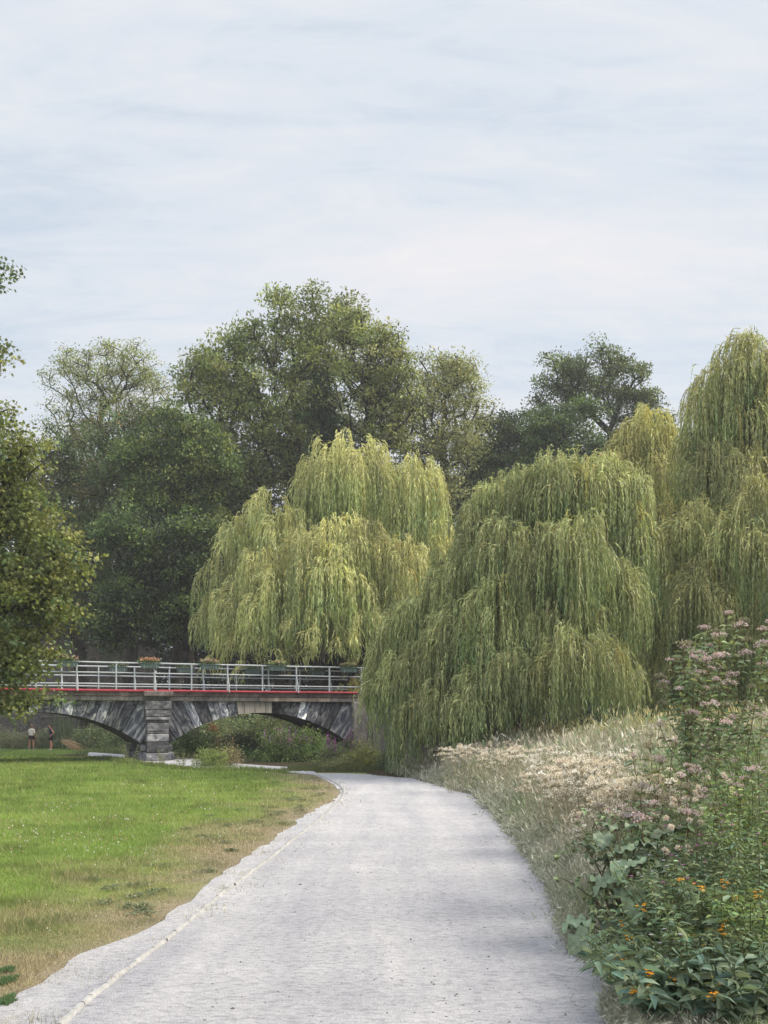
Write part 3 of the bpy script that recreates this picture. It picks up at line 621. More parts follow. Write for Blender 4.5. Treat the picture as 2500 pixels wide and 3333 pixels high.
def limbs(acc, root, top, targets, r_trunk, step=0.8, rmin=.012, n=6, **kw):
    P, par, wg = skeleton(root, top, targets, step, **kw); r = rmin+(r_trunk-rmin)*(wg/wg.max())**.55
    i = np.arange(1, len(P)); tubes(acc, P[par[i]], P[i], np.minimum(r[par[i]], r[i]*1.25+.01), r[i], n); return P, wg
def blob_points(blobs, d, n, shell=.5):
    """clump centres spread in the outer part of the crown blobs"""
    out = []; wts = np.array([b[2]*b[3] for b in blobs], float); wts /= wts.sum()
    for b, w_ in zip(blobs, wts):
        m_ = max(3, int(n*w_)); dd = d+(b[4] if len(b) > 4 else 0); c = W3(b[0], b[1], dd); rx, rz = b[2]/F*dd, b[3]/F*dd; ry = rx*(b[5] if len(b) > 5 else .8)
        ks = max(4, int(7+rx*rz*.5)); sv = rdir(ks, .15); sc = c+sv*(.45+.4*rng.random((ks, 1)))*np.array([rx, ry, rz]); sr = (.30+.22*rng.random(ks))*min(rx, rz)+.25
        h_ = m_*2//3; ki = rng.integers(0, ks, h_); u_ = rdir(h_, .55); out.append(sc[ki]+u_*(sr[ki]*(.75+.3*rng.random(h_)))[:, None]*np.array([1.15, 1.15, .75])); m_ = m_-h_
        v = rdir(m_); rr = shell+(1-shell)*rng.random(m_)**.7; rr *= 1+.16*np.sin(v[:, 0]*5+b[0])*np.cos(v[:, 2]*6+b[1]); out.append(c+v*rr[:, None]*np.array([rx, ry, rz]))
    return np.concatenate(out)
def crown_leaves(acc, cl, per, rad, lsize, cols, flat=.55, lwr=.55, clump_var=.28, leaf_var=.22, sun_tint=0.0, droop=0.0):
    n = len(cl)*per; ci = np.repeat(np.arange(len(cl)), per)
    v = rng.normal(size=(n, 3)); v = unit(v)*(rng.random((n, 1))**.45); rr = (rad*(.65+.7*rng.random(len(cl))))[ci][:, None]
    p = cl[ci]+v*rr*np.array([1, 1, flat]); d_ = unit(v+rdir(n)*.9+np.array([0, 0, -droop]))
    sd_ = unit(np.cross(d_, rdir(n, 1.5)))
    base = np.array(cols)[rng.integers(0, len(cols), len(cl))]*np.exp(rng.normal(0, clump_var, (len(cl), 1)))
    c = base[ci]*np.exp(rng.normal(0, leaf_var, (n, 1))); yl = rng.random(n) < .04; c[yl] *= np.array([1.9, 1.5, 1.0])
    ln = lsize*(.6+.8*rng.random(n)); diam(acc, p, d_, sd_, ln, ln*lwr, np.clip(c, .003, .8))
def tree(name, label, cat, d, blobs, base, n_cl, per, rad, lsize, cols, r_trunk=.4, group=None, shell=.45, flat=.55, bark=None, bare=1.0, trunk_top=None, dens_low=True, tw=.5, **kw):
    bx_ = W3(base[0], 2335, d+(base[1] if len(base) > 1 else 0)); z0 = float(gz(bx_[0], bx_[1])); root = np.array([bx_[0], bx_[1], z0-.1])
    e = empty(name, tuple(root)); tag(e, label, cat, group)
    cl = blob_points(blobs, d, n_cl, shell)-root
    if trunk_top is None:
        bt = blobs[0]; tt = W3(bt[0], bt[1], d+(bt[4] if len(bt) > 4 else 0))
    else: tt = W3(trunk_top[0], trunk_top[1], d)
    A = Acc(); sel = cl if len(cl) < 420 else cl[rng.permutation(len(cl))[:420]]
    limbs(A, np.zeros(3), tt-root, sel, r_trunk, step=.9, rise=tw, n=5)
    A.build('trunk', bark or M_BARKD, e, smooth=True)
    G = Acc(); crown_leaves(G, cl, per, rad, lsize, cols, flat, **kw); G.build('crown', M_LEAF, e)
    return e
GR = 'tall trees of the wood behind the bridge'
# colours (linear albedo)
OLIVE = [(.23, .265, .085), (.20, .25, .08), (.26, .275, .095), (.18, .225, .075)]
PALE = [(.29, .31, .14), (.26, .29, .13), (.31, .32, .15)]
DARK = [(.080, .132, .046), (.105, .158, .048), (.07, .112, .046), (.125, .172, .054)]
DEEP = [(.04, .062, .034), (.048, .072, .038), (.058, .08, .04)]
BRONZE = [(.14, .135, .06), (.115, .12, .052), (.15, .14, .065)]
tree('plane_tree', 'tallest spreading tree of the wood with an airy olive crown in the centre', 'tree', 68,
     [(960, 1200, 130, 150), (950, 1010, 75, 75), (1010, 965, 40, 45), (900, 960, 30, 25), (1115, 1040, 50, 60), (1125, 985, 25, 25), (1040, 1080, 70, 70), (850, 1110, 75, 75), (780, 1150, 50, 50), (760, 1200, 140, 130), (700, 1300, 140, 150), (880, 1330, 170, 170), (800, 1480, 180, 170), (1000, 1420, 140, 180), (640, 1230, 70, 80), (1060, 1150, 90, 120), (930, 1640, 160, 170)],
     (900,), 900, 75, .95, .21, OLIVE, .65, GR, flat=.5)
tree('plane_tree', 'airy tree with bare brown limbs showing right of the tallest crown', 'tree', 64,
     [(1190, 1180, 110, 150), (1130, 1060, 60, 80), (1260, 1190, 90, 100), (1150, 1300, 130, 130), (1300, 1310, 90, 110), (1240, 1420, 90, 70)],
     (1230, 2), 430, 60, .75, .19, PALE+OLIVE, .5, GR, shell=.6, flat=.45, trunk_top=(1200, 1330))
tree('ash_tree', 'pale thin-leaved tree sloping down to the gap in the treeline', 'tree', 70,
     [(1440, 1300, 120, 150), (1500, 1250, 80, 90), (1380, 1420, 130, 150), (1530, 1390, 70, 120), (1440, 1550, 140, 160), (1480, 1220, 80, 60)],
     (1440, 2), 560, 60, .85, .17, PALE, .4, GR, shell=.4, flat=.6)
tree('ash_tree', 'feathery half-bare tree standing against the sky on the left', 'tree', 78,
     [(330, 1270, 130, 130), (220, 1250, 90, 120), (440, 1210, 100, 90), (380, 1180, 110, 60), (250, 1400, 110, 120), (500, 1290, 80, 100), (400, 1420, 130, 120)],
     (330,), 640, 44, .70, .15, PALE+OLIVE, .30, GR, shell=.3, flat=.5, tw=1.0)
tree('broadleaf_tree', 'dark olive tree low on the left under the half-bare tree', 'tree', 70,
     [(260, 1480, 140, 130), (190, 1600, 120, 170), (330, 1620, 140, 150), (250, 1800, 150, 160), (330, 1950, 150, 150), (200, 1950, 120, 150)],
     (260,), 620, 60, .95, .2, DARK+BRONZE, .45, GR)
tree('broadleaf_tree', 'rounded mid green tree stepping down in front of the tallest one', 'tree', 60,
     [(600, 1450, 120, 110), (640, 1560, 120, 130), (520, 1520, 90, 120), (480, 1640, 110, 130), (590, 1700, 130, 120), (540, 1390, 70, 60), (430, 1500, 80, 90)],
     (560,), 620, 75, .8, .19, DARK+OLIVE[:1], .42, GR)
tree('broadleaf_tree', 'lowest dark green tree with a forked dark trunk just above the railing', 'tree', 55,
     [(560, 1800, 120, 100), (470, 1850, 110, 110), (620, 1880, 90, 110), (430, 1980, 130, 110), (560, 2000, 110, 110), (660, 1740, 70, 80), (350, 2030, 90, 90), (400, 1750, 90, 110), (640, 2010, 70, 80)],
     (630,), 720, 75, .72, .18, DARK+DEEP, .38, GR, bark=M_BARKD, trunk_top=(600, 1980))
tree('broadleaf_tree', 'bronze tinged tree between the dark trees on the left', 'tree', 66,
     [(420, 1420, 110, 110), (360, 1520, 110, 120), (400, 1650, 120, 130), (320, 1720, 110, 130), (700, 1620, 110, 140), (760, 1750, 110, 160)],
     (420,), 480, 60, .85, .2, BRONZE+DARK, .4, GR)
tree('ivy_clad_tree', 'tree trunk thick with deep green ivy behind the middle willow', 'tree', 63.5,
     [(1050, 1400, 55, 150, 0, .6), (1020, 1560, 70, 140, 0, .6), (1040, 1250, 30, 60, 0, .6), (1000, 1720, 80, 140, 0, .6)],
     (1040,), 330, 90, .5, .15, [(.028, .055, .018), (.035, .068, .02)], .5, GR)
tree('broadleaf_tree', 'dark tree filling the dip left of the lone round tree', 'tree', 74,
     [(1640, 1420, 90, 80), (1720, 1400, 80, 70), (1560, 1500, 100, 110), (1680, 1520, 130, 110), (1600, 1640, 130, 150), (1480, 1700, 130, 160)],
     (1620,), 560, 75, .85, .2, DARK+DEEP, .4, GR)
tree('broadleaf_tree', 'dark spreading tree under the left side of the lone round tree', 'tree', 70,
     [(1820, 1400, 120, 75), (1900, 1360, 90, 60), (1760, 1470, 90, 90), (1860, 1500, 130, 90), (1700, 1600, 120, 120), (1950, 1500, 80, 100), (1840, 1640, 150, 120)],
     (1820,), 560, 75, .75, .18, DARK, .4, GR, flat=.4)
tree('lone_tree', 'lone round-headed tree against the sky between the two groups of willows', 'tree', 76,
     [(1930, 1200, 125, 60), (1830, 1220, 90, 60), (2010, 1240, 80, 90), (1800, 1290, 80, 50), (2050, 1350, 80, 80), (2100, 1330, 55, 70), (1940, 1290, 120, 60), (2080, 1450, 90, 100), (2140, 1390, 50, 80)],
     (1990,), 520, 60, .7, .18, [(.155, .19, .072), (.13, .168, .062), (.11, .148, .058)], .42, GR, shell=.55, flat=.5, trunk_top=(1985, 1400))
for k, (px, d, r_, lb) in enumerate([(60, 84, 210, 'far dark tree beyond the maple at the left edge'), (700, 82, 260, 'far dark tree behind the left half of the wood'), (1150, 82, 240, 'far dark tree behind the middle willow'), (1600, 84, 240, 'far dark tree behind the dip in the treeline'), (2000, 84, 230, 'far dark tree behind the right hand willow'), (2420, 84, 240, 'far dark tree at the right edge behind the tallest willow')]):
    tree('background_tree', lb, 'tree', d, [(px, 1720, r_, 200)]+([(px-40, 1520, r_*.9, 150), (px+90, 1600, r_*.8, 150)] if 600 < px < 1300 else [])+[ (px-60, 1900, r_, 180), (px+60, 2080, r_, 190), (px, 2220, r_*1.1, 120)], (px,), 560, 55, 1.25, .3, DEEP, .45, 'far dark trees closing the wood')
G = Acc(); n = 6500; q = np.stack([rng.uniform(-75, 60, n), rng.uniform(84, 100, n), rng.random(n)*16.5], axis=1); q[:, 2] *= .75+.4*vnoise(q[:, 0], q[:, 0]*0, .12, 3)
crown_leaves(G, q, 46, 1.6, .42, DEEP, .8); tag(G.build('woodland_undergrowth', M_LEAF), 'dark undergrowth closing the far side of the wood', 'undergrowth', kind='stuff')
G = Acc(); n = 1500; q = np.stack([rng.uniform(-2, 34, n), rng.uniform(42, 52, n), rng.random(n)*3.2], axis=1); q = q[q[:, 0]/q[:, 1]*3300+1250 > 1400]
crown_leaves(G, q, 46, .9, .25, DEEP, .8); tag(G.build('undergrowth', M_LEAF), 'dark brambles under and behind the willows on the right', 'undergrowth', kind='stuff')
# maple hanging in from the left, close to
def lobed_leaves(acc, p, d_, nrm, s_, col):
    """five-pointed leaves of three faces"""
    n = len(p); sd_ = unit(np.cross(d_, nrm)); s_ = s_[:, None]
    def at(a, b): return p+d_*s_*a+sd_*s_*b
    V = np.stack([at(0, 0), at(.18, .52), at(.42, .28), at(.72, .5), at(.66, .16), at(1.05, 0), at(.66, -.16), at(.72, -.5), at(.42, -.28), at(.18, -.52)], axis=1)
    V[:, [1, 3, 7, 9], 2] -= (s_*.12)
    k = np.arange(n)[:, None]*10
    acc.add(V.reshape(-1, 3), np.concatenate([k+np.array([[0, 1, 2, 8]]), k+np.array([[0, 2, 8, 9]])*0+np.array([[0, 8, 9, 0]])*0+np.array([[2, 3, 4, 8]]), k+np.array([[4, 5, 6, 8]])], axis=0), np.tile(col, (3, 1)))
    acc.f.append(np.concatenate([k+np.array([[0, 8, 9]]), k+np.array([[8, 6, 7]])], axis=0)+acc.n-n*10); acc.c.append(np.tile(col, (2, 1)).astype(np.float32)); acc.m.append(np.zeros(2*n, dtype=np.int32))
def maple():
    d = 27.0; root = W3(-420, 2335, d); root[2] = 0
    e = empty('maple_tree', tuple(root)); tag(e, 'maple reaching in from the left edge over the end of the bridge', 'tree')
    bl = [(0, 1480, 110, 110), (60, 1560, 110, 130), (110, 1700, 110, 120), (30, 1750, 150, 160), (160, 1860, 110, 100), (60, 1950, 160, 120), (150, 1990, 100, 90), (215, 1880, 70, 45), (225, 1760, 45, 50), (190, 1940, 70, 50), (130, 2120, 60, 40), (100, 2180, 50, 30), (20, 2120, 110, 90), (0, 2230, 90, 70), (70, 2110, 90, 60), (-150, 1600, 200, 250), (-200, 1900, 220, 300),
          (90, 2280, 60, 50), (10, 2320, 60, 40), (-40, 1200, 40, 40), (-110, 1350, 90, 90), (-5, 1150, 45, 35), (-30, 950, 55, 30), (-10, 880, 35, 14), (-230, 1150, 110, 200), (-350, 1300, 200, 300), (-420, 1900, 220, 320)]
    cl = blob_points(bl, d, 1500, .35)-root
    keep = rng.random(len(cl)) < 1.0; cl = cl[keep]
    A = Acc(); sel = cl[rng.permutation(len(cl))[:520]]; limbs(A, np.zeros(3), W3(-330, 1500, d)-root, sel, .38, step=.5, rise=.2, n=6, rmin=.006, jit=.05); A.build('trunk', M_BARKD, e, smooth=True)
    per = 42; n = len(cl)*per; ci = np.repeat(np.arange(len(cl)), per); v = rdir(n)*(rng.random((n, 1))**.5)
    p = cl[ci]+v*np.array([.42, .42, .24])*(.6+.7*rng.random((len(cl), 1)))[ci]
    d_ = unit(v*.6+rdir(n)*.8+np.array([0, 0, -.5])); nr = rdir(n, 1.3)
    cols = np.array([(.19, .215, .06), (.155, .19, .058), (.225, .23, .07), (.13, .18, .075), (.22, .22, .06)]); base = cols[rng.choice(5, len(cl), p=[.3, .3, .2, .14, .06])]*np.exp(rng.normal(0, .22, (len(cl), 1)))
    G = Acc(); lobed_leaves(G, p, d_, nr, .10*(.65+.6*rng.random(n)), np.clip(base[ci]*np.exp(rng.normal(0, .22, (n, 1))), 0, 1)); G.build('crown', M_LEAF, e)
maple()

# ------------------------------------------------------------------ weeping willows
def willow(label, d, base_px, lobes, cols, tips, k_tw=46, per=8, leaf=.13, lw=.028, gap=.085, r_trunk=.6, dens=1.0, tier=.82):
    bw = W3(base_px, 2335, d+1.5); root = np.array([bw[0], bw[1], float(gz(bw[0], bw[1]))-.1])
    e = empty('weeping_willow', tuple(root)); tag(e, label, 'tree')
    G = Acc(); tgts = []; TW = Acc()
    for li, lb in enumerate(lobes):
        px, py, hw, pb = lb[:4]; dd = d+(lb[4] if len(lb) > 4 else 0)*(2.6 if len(lb) > 4 and lb[4] < 0 else 1)
        c = W3(px, py, dd); R = hw/F*dd; zb = W3(px, py+(pb-py)*(tier if pb < 2330 and hw < 150 else 1), dd)[2]
        tgts.append(c-root-np.array([0, -1.3-.4*R, .45*R]))
        area = hw*(pb-py)/(110*450.0); ntw = int(k_tw*dens*max(.5, area**.6)*1.2); leaf_ = leaf*1.35
        th = rng.random(ntw)*2*pi; rad = np.sqrt(rng.random(ntw))
        # twigs leave the limb head near the centre and fan outwards
        o2 = np.stack([np.cos(th), np.sin(th), np.zeros(ntw)], axis=1); R3 = np.array([R, R*.9, 0])
        s0 = c+o2*R3*(rad*.80)[:, None]-np.array([0, 0, 1.0])*(R*1.15*rad**2.6)[:, None]+rng.normal(0, .13*R, (ntw, 3))*np.array([1, 1, .75])
        ns = ntw*per; ti = np.repeat(np.arange(ntw), per)
        S = s0[ti]+rng.normal(0, .09, (ns, 3))*np.array([1, 1, 1.2]); O = unit(o2[ti]+rng.normal(0, .35, (ns, 3))*np.array([1, 1, .0]))
        arc = (.30+.75*rng.random(ns))*(.35+.65*rad[ti])*min(R, 1.9)*.62
        rise = (.08+.22*rng.random(ns))*(1.0-.5*rad[ti])*min(1.0, R)*np.where(rng.random(ns) < .12, 1.8, 1.0)
        fl = np.clip(.50+.60*rng.random(ntw), 0, 1.0)[ti]*(.72+.3*rng.random(ns)); Ln = np.maximum(.8, (S[:, 2]-zb)*fl)
        nl = np.maximum(8, (Ln/(gap*1.25))).astype(int); tot = nl.sum(); si = np.repeat(np.arange(ns), nl)
        st = np.concatenate([[0], np.cumsum(nl)[:-1]]); t_ = ((np.arange(tot)-st[si])+rng.random(tot))/nl[si]
        ph = rng.random(ns)*6.28
        def pos(t, s):
            l_ = Ln[s]*t; h = arc[s]*(1-np.exp(-l_/(.55*np.maximum(arc[s], .2)+.1))); zz = rise[s]*4*(l_/.5)*np.exp(-l_/.32)/1.0*.25*2.2-np.maximum(0, l_-.0)*(1-np.exp(-l_/.55))
            sw = .05*np.sin(l_*1.7+ph[s])*np.minimum(1, l_)
            return S[s]+O[s]*h[:, None]+np.stack([sw, sw*.6, zz], axis=1)
        p = pos(t_, si); q = pos(t_+.02, si); tg = unit(q-p); az = rng.random(tot)*2*pi
        o_ = np.stack([np.cos(az), np.sin(az), np.zeros(tot)], axis=1)
        dr = unit(tg+o_*(.12+.36*rng.random((tot, 1)))); sd_ = unit(np.cross(dr, rdir(tot)))
        l_ = leaf_*(.6+.8*rng.random(tot))
        mixt = np.clip(1.15-t_*Ln[si]/1.9, 0, 1)[:, None]*(.25+.75*rng.random(ns)[si])[:, None]
        cb = np.array(cols)[rng.integers(0, len(cols), ntw)][ti]*np.exp(rng.normal(0, .14, (ns, 1))); hue = np.exp(rng.normal(0, .15, (len(lobes), 1)))
        cc = (cb[si]*(1-mixt)+np.array(tips)*mixt)*hue[li]*np.exp(rng.normal(0, .16, (tot, 1))); yl = rng.random(ntw) < .025; cc[yl[ti][si]] *= np.array([1.2, 1.02, .8])
        tris(G, p-root, dr, sd_, l_, lw*(l_/leaf), np.clip(cc, 0, .8))
        # the bare twig itself, yellow-brown, over the arch
        k = rng.permutation(ns)[:ns//3]; tt = np.linspace(0, .5, 5)
        for a, b_ in zip(tt[:-1], tt[1:]): tubes(TW, pos(np.full(len(k), a), k)-root, pos(np.full(len(k), b_), k)-root, .010, .009, 3, (.24, .20, .10))
    A = Acc(); tg_ = np.array(tgts); ext = np.concatenate([tg_, tg_[rng.integers(0, len(tg_), 40)]*np.array([.8, .8, .8])+rng.normal(0, .7, (40, 3))]); ext[:, 2] = np.maximum(ext[:, 2], 1.5)
    top = tg_[np.argmax(tg_[:, 2])]*np.array([.5, .5, .75]); limbs(A, np.zeros(3), top, ext, r_trunk, step=.7, rise=.9, n=7, rmin=.02)
    A.build('trunk', M_BARKD, e, smooth=True); G.build('crown', M_WIL, e); TW.build('twigs', M_STEM, e)
    return e
YG = [(.38, .43, .16), (.33, .39, .155), (.27, .36, .16)]; MG = [(.17, .245, .09), (.14, .215, .085), (.195, .255, .095), (.115, .19, .088)]
willow('bright yellow-green weeping willow standing just behind the bridge railing', 51, 1080,
 [(1120, 1425, 120, 1800), (1180, 1450, 100, 1850), (1060, 1475, 100, 1760), (1350, 1490, 85, 1850), (1410, 1540, 65, 1850, .5), (1280, 1600, 90, 1880), (1020, 1560, 60, 1800), (1120, 1560, 130, 1880, 1),
  (870, 1605, 85, 1900), (800, 1680, 90, 1900, .3), (920, 1660, 80, 1900, -.5), (740, 1800, 75, 2080), (700, 1950, 60, 2165), (850, 1790, 100, 2140, -.8), (790, 1900, 100, 2180, -1),
  (1100, 1690, 110, 2000, -1), (1190, 1700, 80, 2000, -1.2), (990, 1740, 110, 2180, -1.4), (1080, 1780, 110, 2180, -1.5), (1300, 1760, 110, 2100, -1.2), (1400, 1700, 90, 2100), (1440, 1760, 50, 2100, .4), (1210, 1800, 120, 2180, -1.2),
  (900, 1850, 110, 2180, -1.4), (1180, 1950, 130, 2200, -1.5), (1040, 1960, 130, 2200, -1.6), (1320, 1900, 130, 2200, -1.2), (770, 2050, 90, 2185, -1.2), (880, 2020, 110, 2185, -1.5), (1400, 1880, 110, 2180, 0), (1000, 2080, 300, 2190, .8), (1250, 2080, 200, 2190, .8)],
 YG, (.72, .67, .30), k_tw=36, per=8, leaf=.17, lw=.036, gap=.10)
willow('wide green weeping willow whose curtain reaches the path at its bend', 32, 1620,
 [(1670, 1530, 75, 1900, .6), (1590, 1580, 55, 2000, .5), (1545, 1650, 50, 2000, .5), (1820, 1490, 110, 1950), (1760, 1530, 100, 2000), (1905, 1500, 85, 1980), (1975, 1495, 75, 2000, .2), (2055, 1540, 65, 2150, .3), (1980, 1600, 90, 2150, 0), (2050, 1680, 70, 2250), (1560, 1690, 80, 2150, .2), (1640, 1700, 100, 2150, -.4),
  (1490, 1800, 100, 2250), (1880, 1700, 110, 2200, -.9), (1760, 1720, 110, 2200, -.6), (1420, 1900, 110, 2350, 0), (1340, 1960, 90, 2400, .2), (1265, 2060, 65, 2330, .2), (1310, 2130, 90, 2440, -.3), (1400, 2080, 110, 2450, -.4), (1500, 2000, 120, 2420, -.5),
  (1620, 1900, 120, 2350, -.6), (1730, 1920, 120, 2300, -.6), (1980, 1830, 110, 2300, -.4), (1860, 1930, 120, 2300, -.8), (1860, 2065, 105, 2350, -1.4), (1660, 2120, 70, 2380, -1.2), (1760, 2160, 110, 2390, -1.3), (1990, 2110, 90, 2350, -1.2), (1560, 2180, 110, 2450, -.9), (1450, 2220, 100, 2480, -.8), (1360, 2260, 80, 2500, -.6),
  (1215, 2180, 30, 2330, .0)],
 MG, (.56, .57, .27), tier=.66, k_tw=38, per=8, leaf=.115, lw=.024, gap=.062, r_trunk=.5)
willow('golden topped willow rising between the wide willow and the tallest one', 40, 2120,
 [(2110, 1335, 70, 1560), (2060, 1380, 60, 1650), (2160, 1400, 60, 1650), (2040, 1470, 70, 1750), (2130, 1490, 100, 1800, -.3), (2210, 1500, 60, 1800), (1990, 1475, 75, 1750, -.3), (2045, 1420, 75, 1700), (2240, 1560, 90, 1900), (2225, 1460, 80, 1800), (2170, 1390, 70, 1700), (2000, 1560, 80, 1850), (2080, 1600, 100, 1950, -.6), (2180, 1640, 90, 2000, -.6), (2130, 1760, 110, 2150, -.4), (2100, 1950, 110, 2300, 0), (2100, 2150, 110, 2330, 0)],
 YG, (.70, .62, .27), k_tw=42, per=8, leaf=.135, lw=.029, gap=.08, r_trunk=.35)
willow('tallest weeping willow at the right edge above the pink topped plants', 36, 2440,
 [(2430, 1100, 110, 1500), (2350, 1180, 90, 1600), (2490, 1140, 110, 1550), (2290, 1270, 70, 1600), (2400, 1250, 110, 1700), (2500, 1300, 100, 1750), (2260, 1400, 60, 1750), (2330, 1450, 90, 1800, -.3), (2440, 1480, 110, 1900, -.5), (2540, 1150, 90, 1700), (2620, 1350, 120, 1900),
  (2270, 1640, 90, 1950, -.6), (2200, 1700, 80, 2050, -.5), (2470, 1560, 100, 2050, -1.2), (2400, 1660, 90, 2050, -1.3), (2500, 1720, 90, 2200, -1.6), (2320, 1800, 110, 2200, -1), (2190, 1850, 90, 2250, -.6), (2270, 1900, 110, 2300, -1.3), (2380, 1900, 110, 2300, -1.2), (2490, 1950, 100, 2330, -1.4), (2160, 2000, 90, 2330, -.6), (2250, 2060, 110, 2350, -1), (2400, 2080, 120, 2350, -1), (2520, 2120, 110, 2350, -1), (2640, 1700, 150, 2300, 0), (2650, 2000, 150, 2350, 0),
  (2300, 2000, 260, 2350, 1.0), (2450, 1750, 220, 2200, 1.0)],
 MG+MG+YG[2:], (.60, .56, .25), tier=.72, k_tw=38, per=8, leaf=.125, lw=.027, gap=.072, r_trunk=.55)
# ------------------------------------------------------------------ lawn
def fan(n, kmin, kmax, power=1.6):
    """ground points spread with a density that falls with distance from the viewer"""
    u_ = rng.random(n); a, b_ = kmin**(1-power), kmax**(1-power); d = (a+(b_-a)*u_)**(1/(1-power)); return d
def lawn():
    n = 1500000; y = fan(n, 4.2, 64, 2.15); x = (rng.random(n)-.5)*(y*1.12+4)-.0
    d1 = dist_pl(x, y, MARG); ok = in_poly(x, y, LAWN_POLY)
    fr = 0.30*(fbm(x, y, 2.6, 21)-.5)
    near = (d1 < .6) & ~ok & (x < 0) & (rng.random(n) < .05*np.exp(-d1/.3)+np.clip((fbm(x, y, 2.6, 31)-.40)*5, 0, .7)*np.exp(-d1/.24))
    ok = (ok & (rng.random(n) < np.clip((np.minimum(d1, 9)+fr+.06)/.26, 0.0, 1))) | near
    x, y = x[ok], y[ok]; n = len(x); d1 = d1[ok]
    dry = lawn_dry(x, y); z = gz(x, y); sc = np.clip(y/11, .8, 3.2)**.62
    tuft = fbm(x, y, 2.3, 41); h = (.026+.036*np.clip(d1/1.6, 0, 1))*(.35+1.4*tuft**1.5)*(.6+.8*rng.random(n))*sc*(1+.15*dry)
    tall = (rng.random(n) < .010+.02*(dry > .3)*(dry < .9)); h[tall] *= 2.2
    wd = (.0042+.0022*rng.random(n))*np.clip(y/6, 1, 9)**.9*.8
    az = rng.random(n)*2*pi; sd_ = np.stack([np.cos(az), np.sin(az), 0*az], axis=1); lean = rng.normal(0, .60, (n, 2)); dv = unit(np.stack([lean[:, 0], lean[:, 1], np.ones(n)], axis=1))
    pt = fbm(x, y, .55, 51)
    pt = np.clip((pt-.3)*2.2, 0, 1); g = np.array([.185, .285, .07])[None]*(1-pt[:, None])+np.array([.30, .38, .115])[None]*pt[:, None]
    g = g*(.55+.85*fbm(x, y, 1.7, 61))[:, None]; g = g*(1-.45*(np.clip((fbm(x, y, 1.3, 91)-.60)*8, 0, 1))[:, None])
    gy = np.clip((fbm(x, y, 2.2, 95)-.5)*5, 0, 1)[:, None]; tn = (np.array([.42, .355, .24])[None]*(1-gy)+np.array([.26, .25, .15])[None]*gy)*(.45+1.0*rng.random(n))[:, None]
    dm = np.clip(dry*1.0+rng.normal(0, .22, n)+.05, 0, 1)[:, None]
    far = np.clip((y-30)/10, 0, 1)[:, None]; g = g*(1-.22*far)
    c = (g*(1-dm)+tn*dm)*np.exp(rng.normal(0, .16, (n, 1))); c[tall] = np.array([.42, .36, .20])
    G = Acc(); tris(G, np.stack([x, y, z-.004], axis=1), dv, sd_, h, wd, np.clip(c, 0, 1))
    # lush cushion on the gravel, bottom left
    m_ = 22000; a = rng.random(m_)*2*pi; r_ = rng.random(m_)**.5; nc_ = 15; k = rng.integers(0, nc_, m_)
    cx_ = np.array([G2(rng.uniform(-60, 30+110*abs(q_-.5) if q_ > .5 else 120), 3150+120*q_) for q_ in rng.random(nc_)]); rx_ = rng.uniform(.05, .14, (nc_, 2)); cx_[:, 0] -= .12
    px_ = cx_[k]+np.stack([np.cos(a)*r_, np.sin(a)*r_], axis=1)*rx_[k]*(.35+1.1*vnoise(np.cos(a)*3+k, np.sin(a)*3, 1.6, 4))[:, None]
    dv = unit(rng.normal(size=(m_, 3))*np.array([.6, .6, .2])+np.array([0, 0, 1])); a2 = rng.random(m_)*2*pi
    tris(G, np.stack([px_[:, 0], px_[:, 1], np.full(m_, .012)], axis=1), dv, np.stack([np.cos(a2), np.sin(a2), 0*a2], axis=1), .026*(.5+rng.random(m_)), .005, vary((.12, .19, .09), m_, .3))
    tag(G.build('lawn_grass', M_GRASS), 'close mown lawn, lush green fading to straw by the path', 'grass', kind='stuff')
    # broad weeds in the dry edge
    G = Acc()
    n = 2600; cxs = rng.random((90, 2)); yy = fan(90, 6.5, 22, 1.9); i = rng.integers(0, len(MARG)-1, 90)
    q = MARG[i]*(1-cxs[:, :1])+MARG[i+1]*cxs[:, :1]; q[:, 0] -= .2+1.6*cxs[:, 1]**1.5; ok = in_poly(q[:, 0], q[:, 1], LAWN_POLY) & (q[:, 1] > 5); q = q[ok]
    ci = rng.integers(0, len(q), n); a = rng.random(n)*2*pi; p = np.concatenate([q[ci]+rng.normal(0, .07, (n, 2)), np.zeros((n, 1))], axis=1); p[:, 2] = gz(p[:, 0], p[:, 1])+.012+.02*rng.random(n)
    dv = unit(np.stack([np.cos(a), np.sin(a), .25+.5*rng.random(n)], axis=1)); leaf6(G, p, dv, np.tile([0, 0, 1.0], (n, 1)), .05+.05*rng.random(n), .02+.012*rng.random(n), .5, vary((.13, .16, .08), n, .3))
    tag(G.build('lawn_weeds', M_LEAF), 'flat broad-leaved weeds in the dry edge of the lawn', 'weeds', kind='stuff')
    # clover heads
    n = 9000; y = fan(n, 6, 34, 2.0); x = (rng.random(n)-.5)*(y*1.0+2)-.5; d1 = dist_pl(x, y, MARG); m_ = fbm(x, y, .8, 71)
    ok = in_poly(x, y, LAWN_POLY) & (rng.random(n) < np.clip((m_-.50)*3.2, 0.0, 1)) & (d1 > .5) & (d1 < 5.5); x, y = x[ok], y[ok]; n = len(x); z = gz(x, y)+.05*np.clip(y/11, .8, 3.2)**.62
    G = Acc(); s_ = .010*np.clip(y/11, .8, 2.2); p = np.stack([x, y, z+rng.random(n)*.03], axis=1)
    cc = np.array([.62, .60, .52])*np.exp(rng.normal(0, .15, (n, 1))); br_ = rng.random(n) < .4; cc[br_] = (.5, .38, .25)
    for ax_ in ((1., 0, 0), (0., 1, 0)):
        sd_ = np.tile(ax_, (n, 1)); diam(G, p-np.array([0, 0, 1])*s_[:, None]*.9, np.tile([0, 0, 1.], (n, 1)), sd_, s_*2.2, s_*2.2, cc, pos=.5)
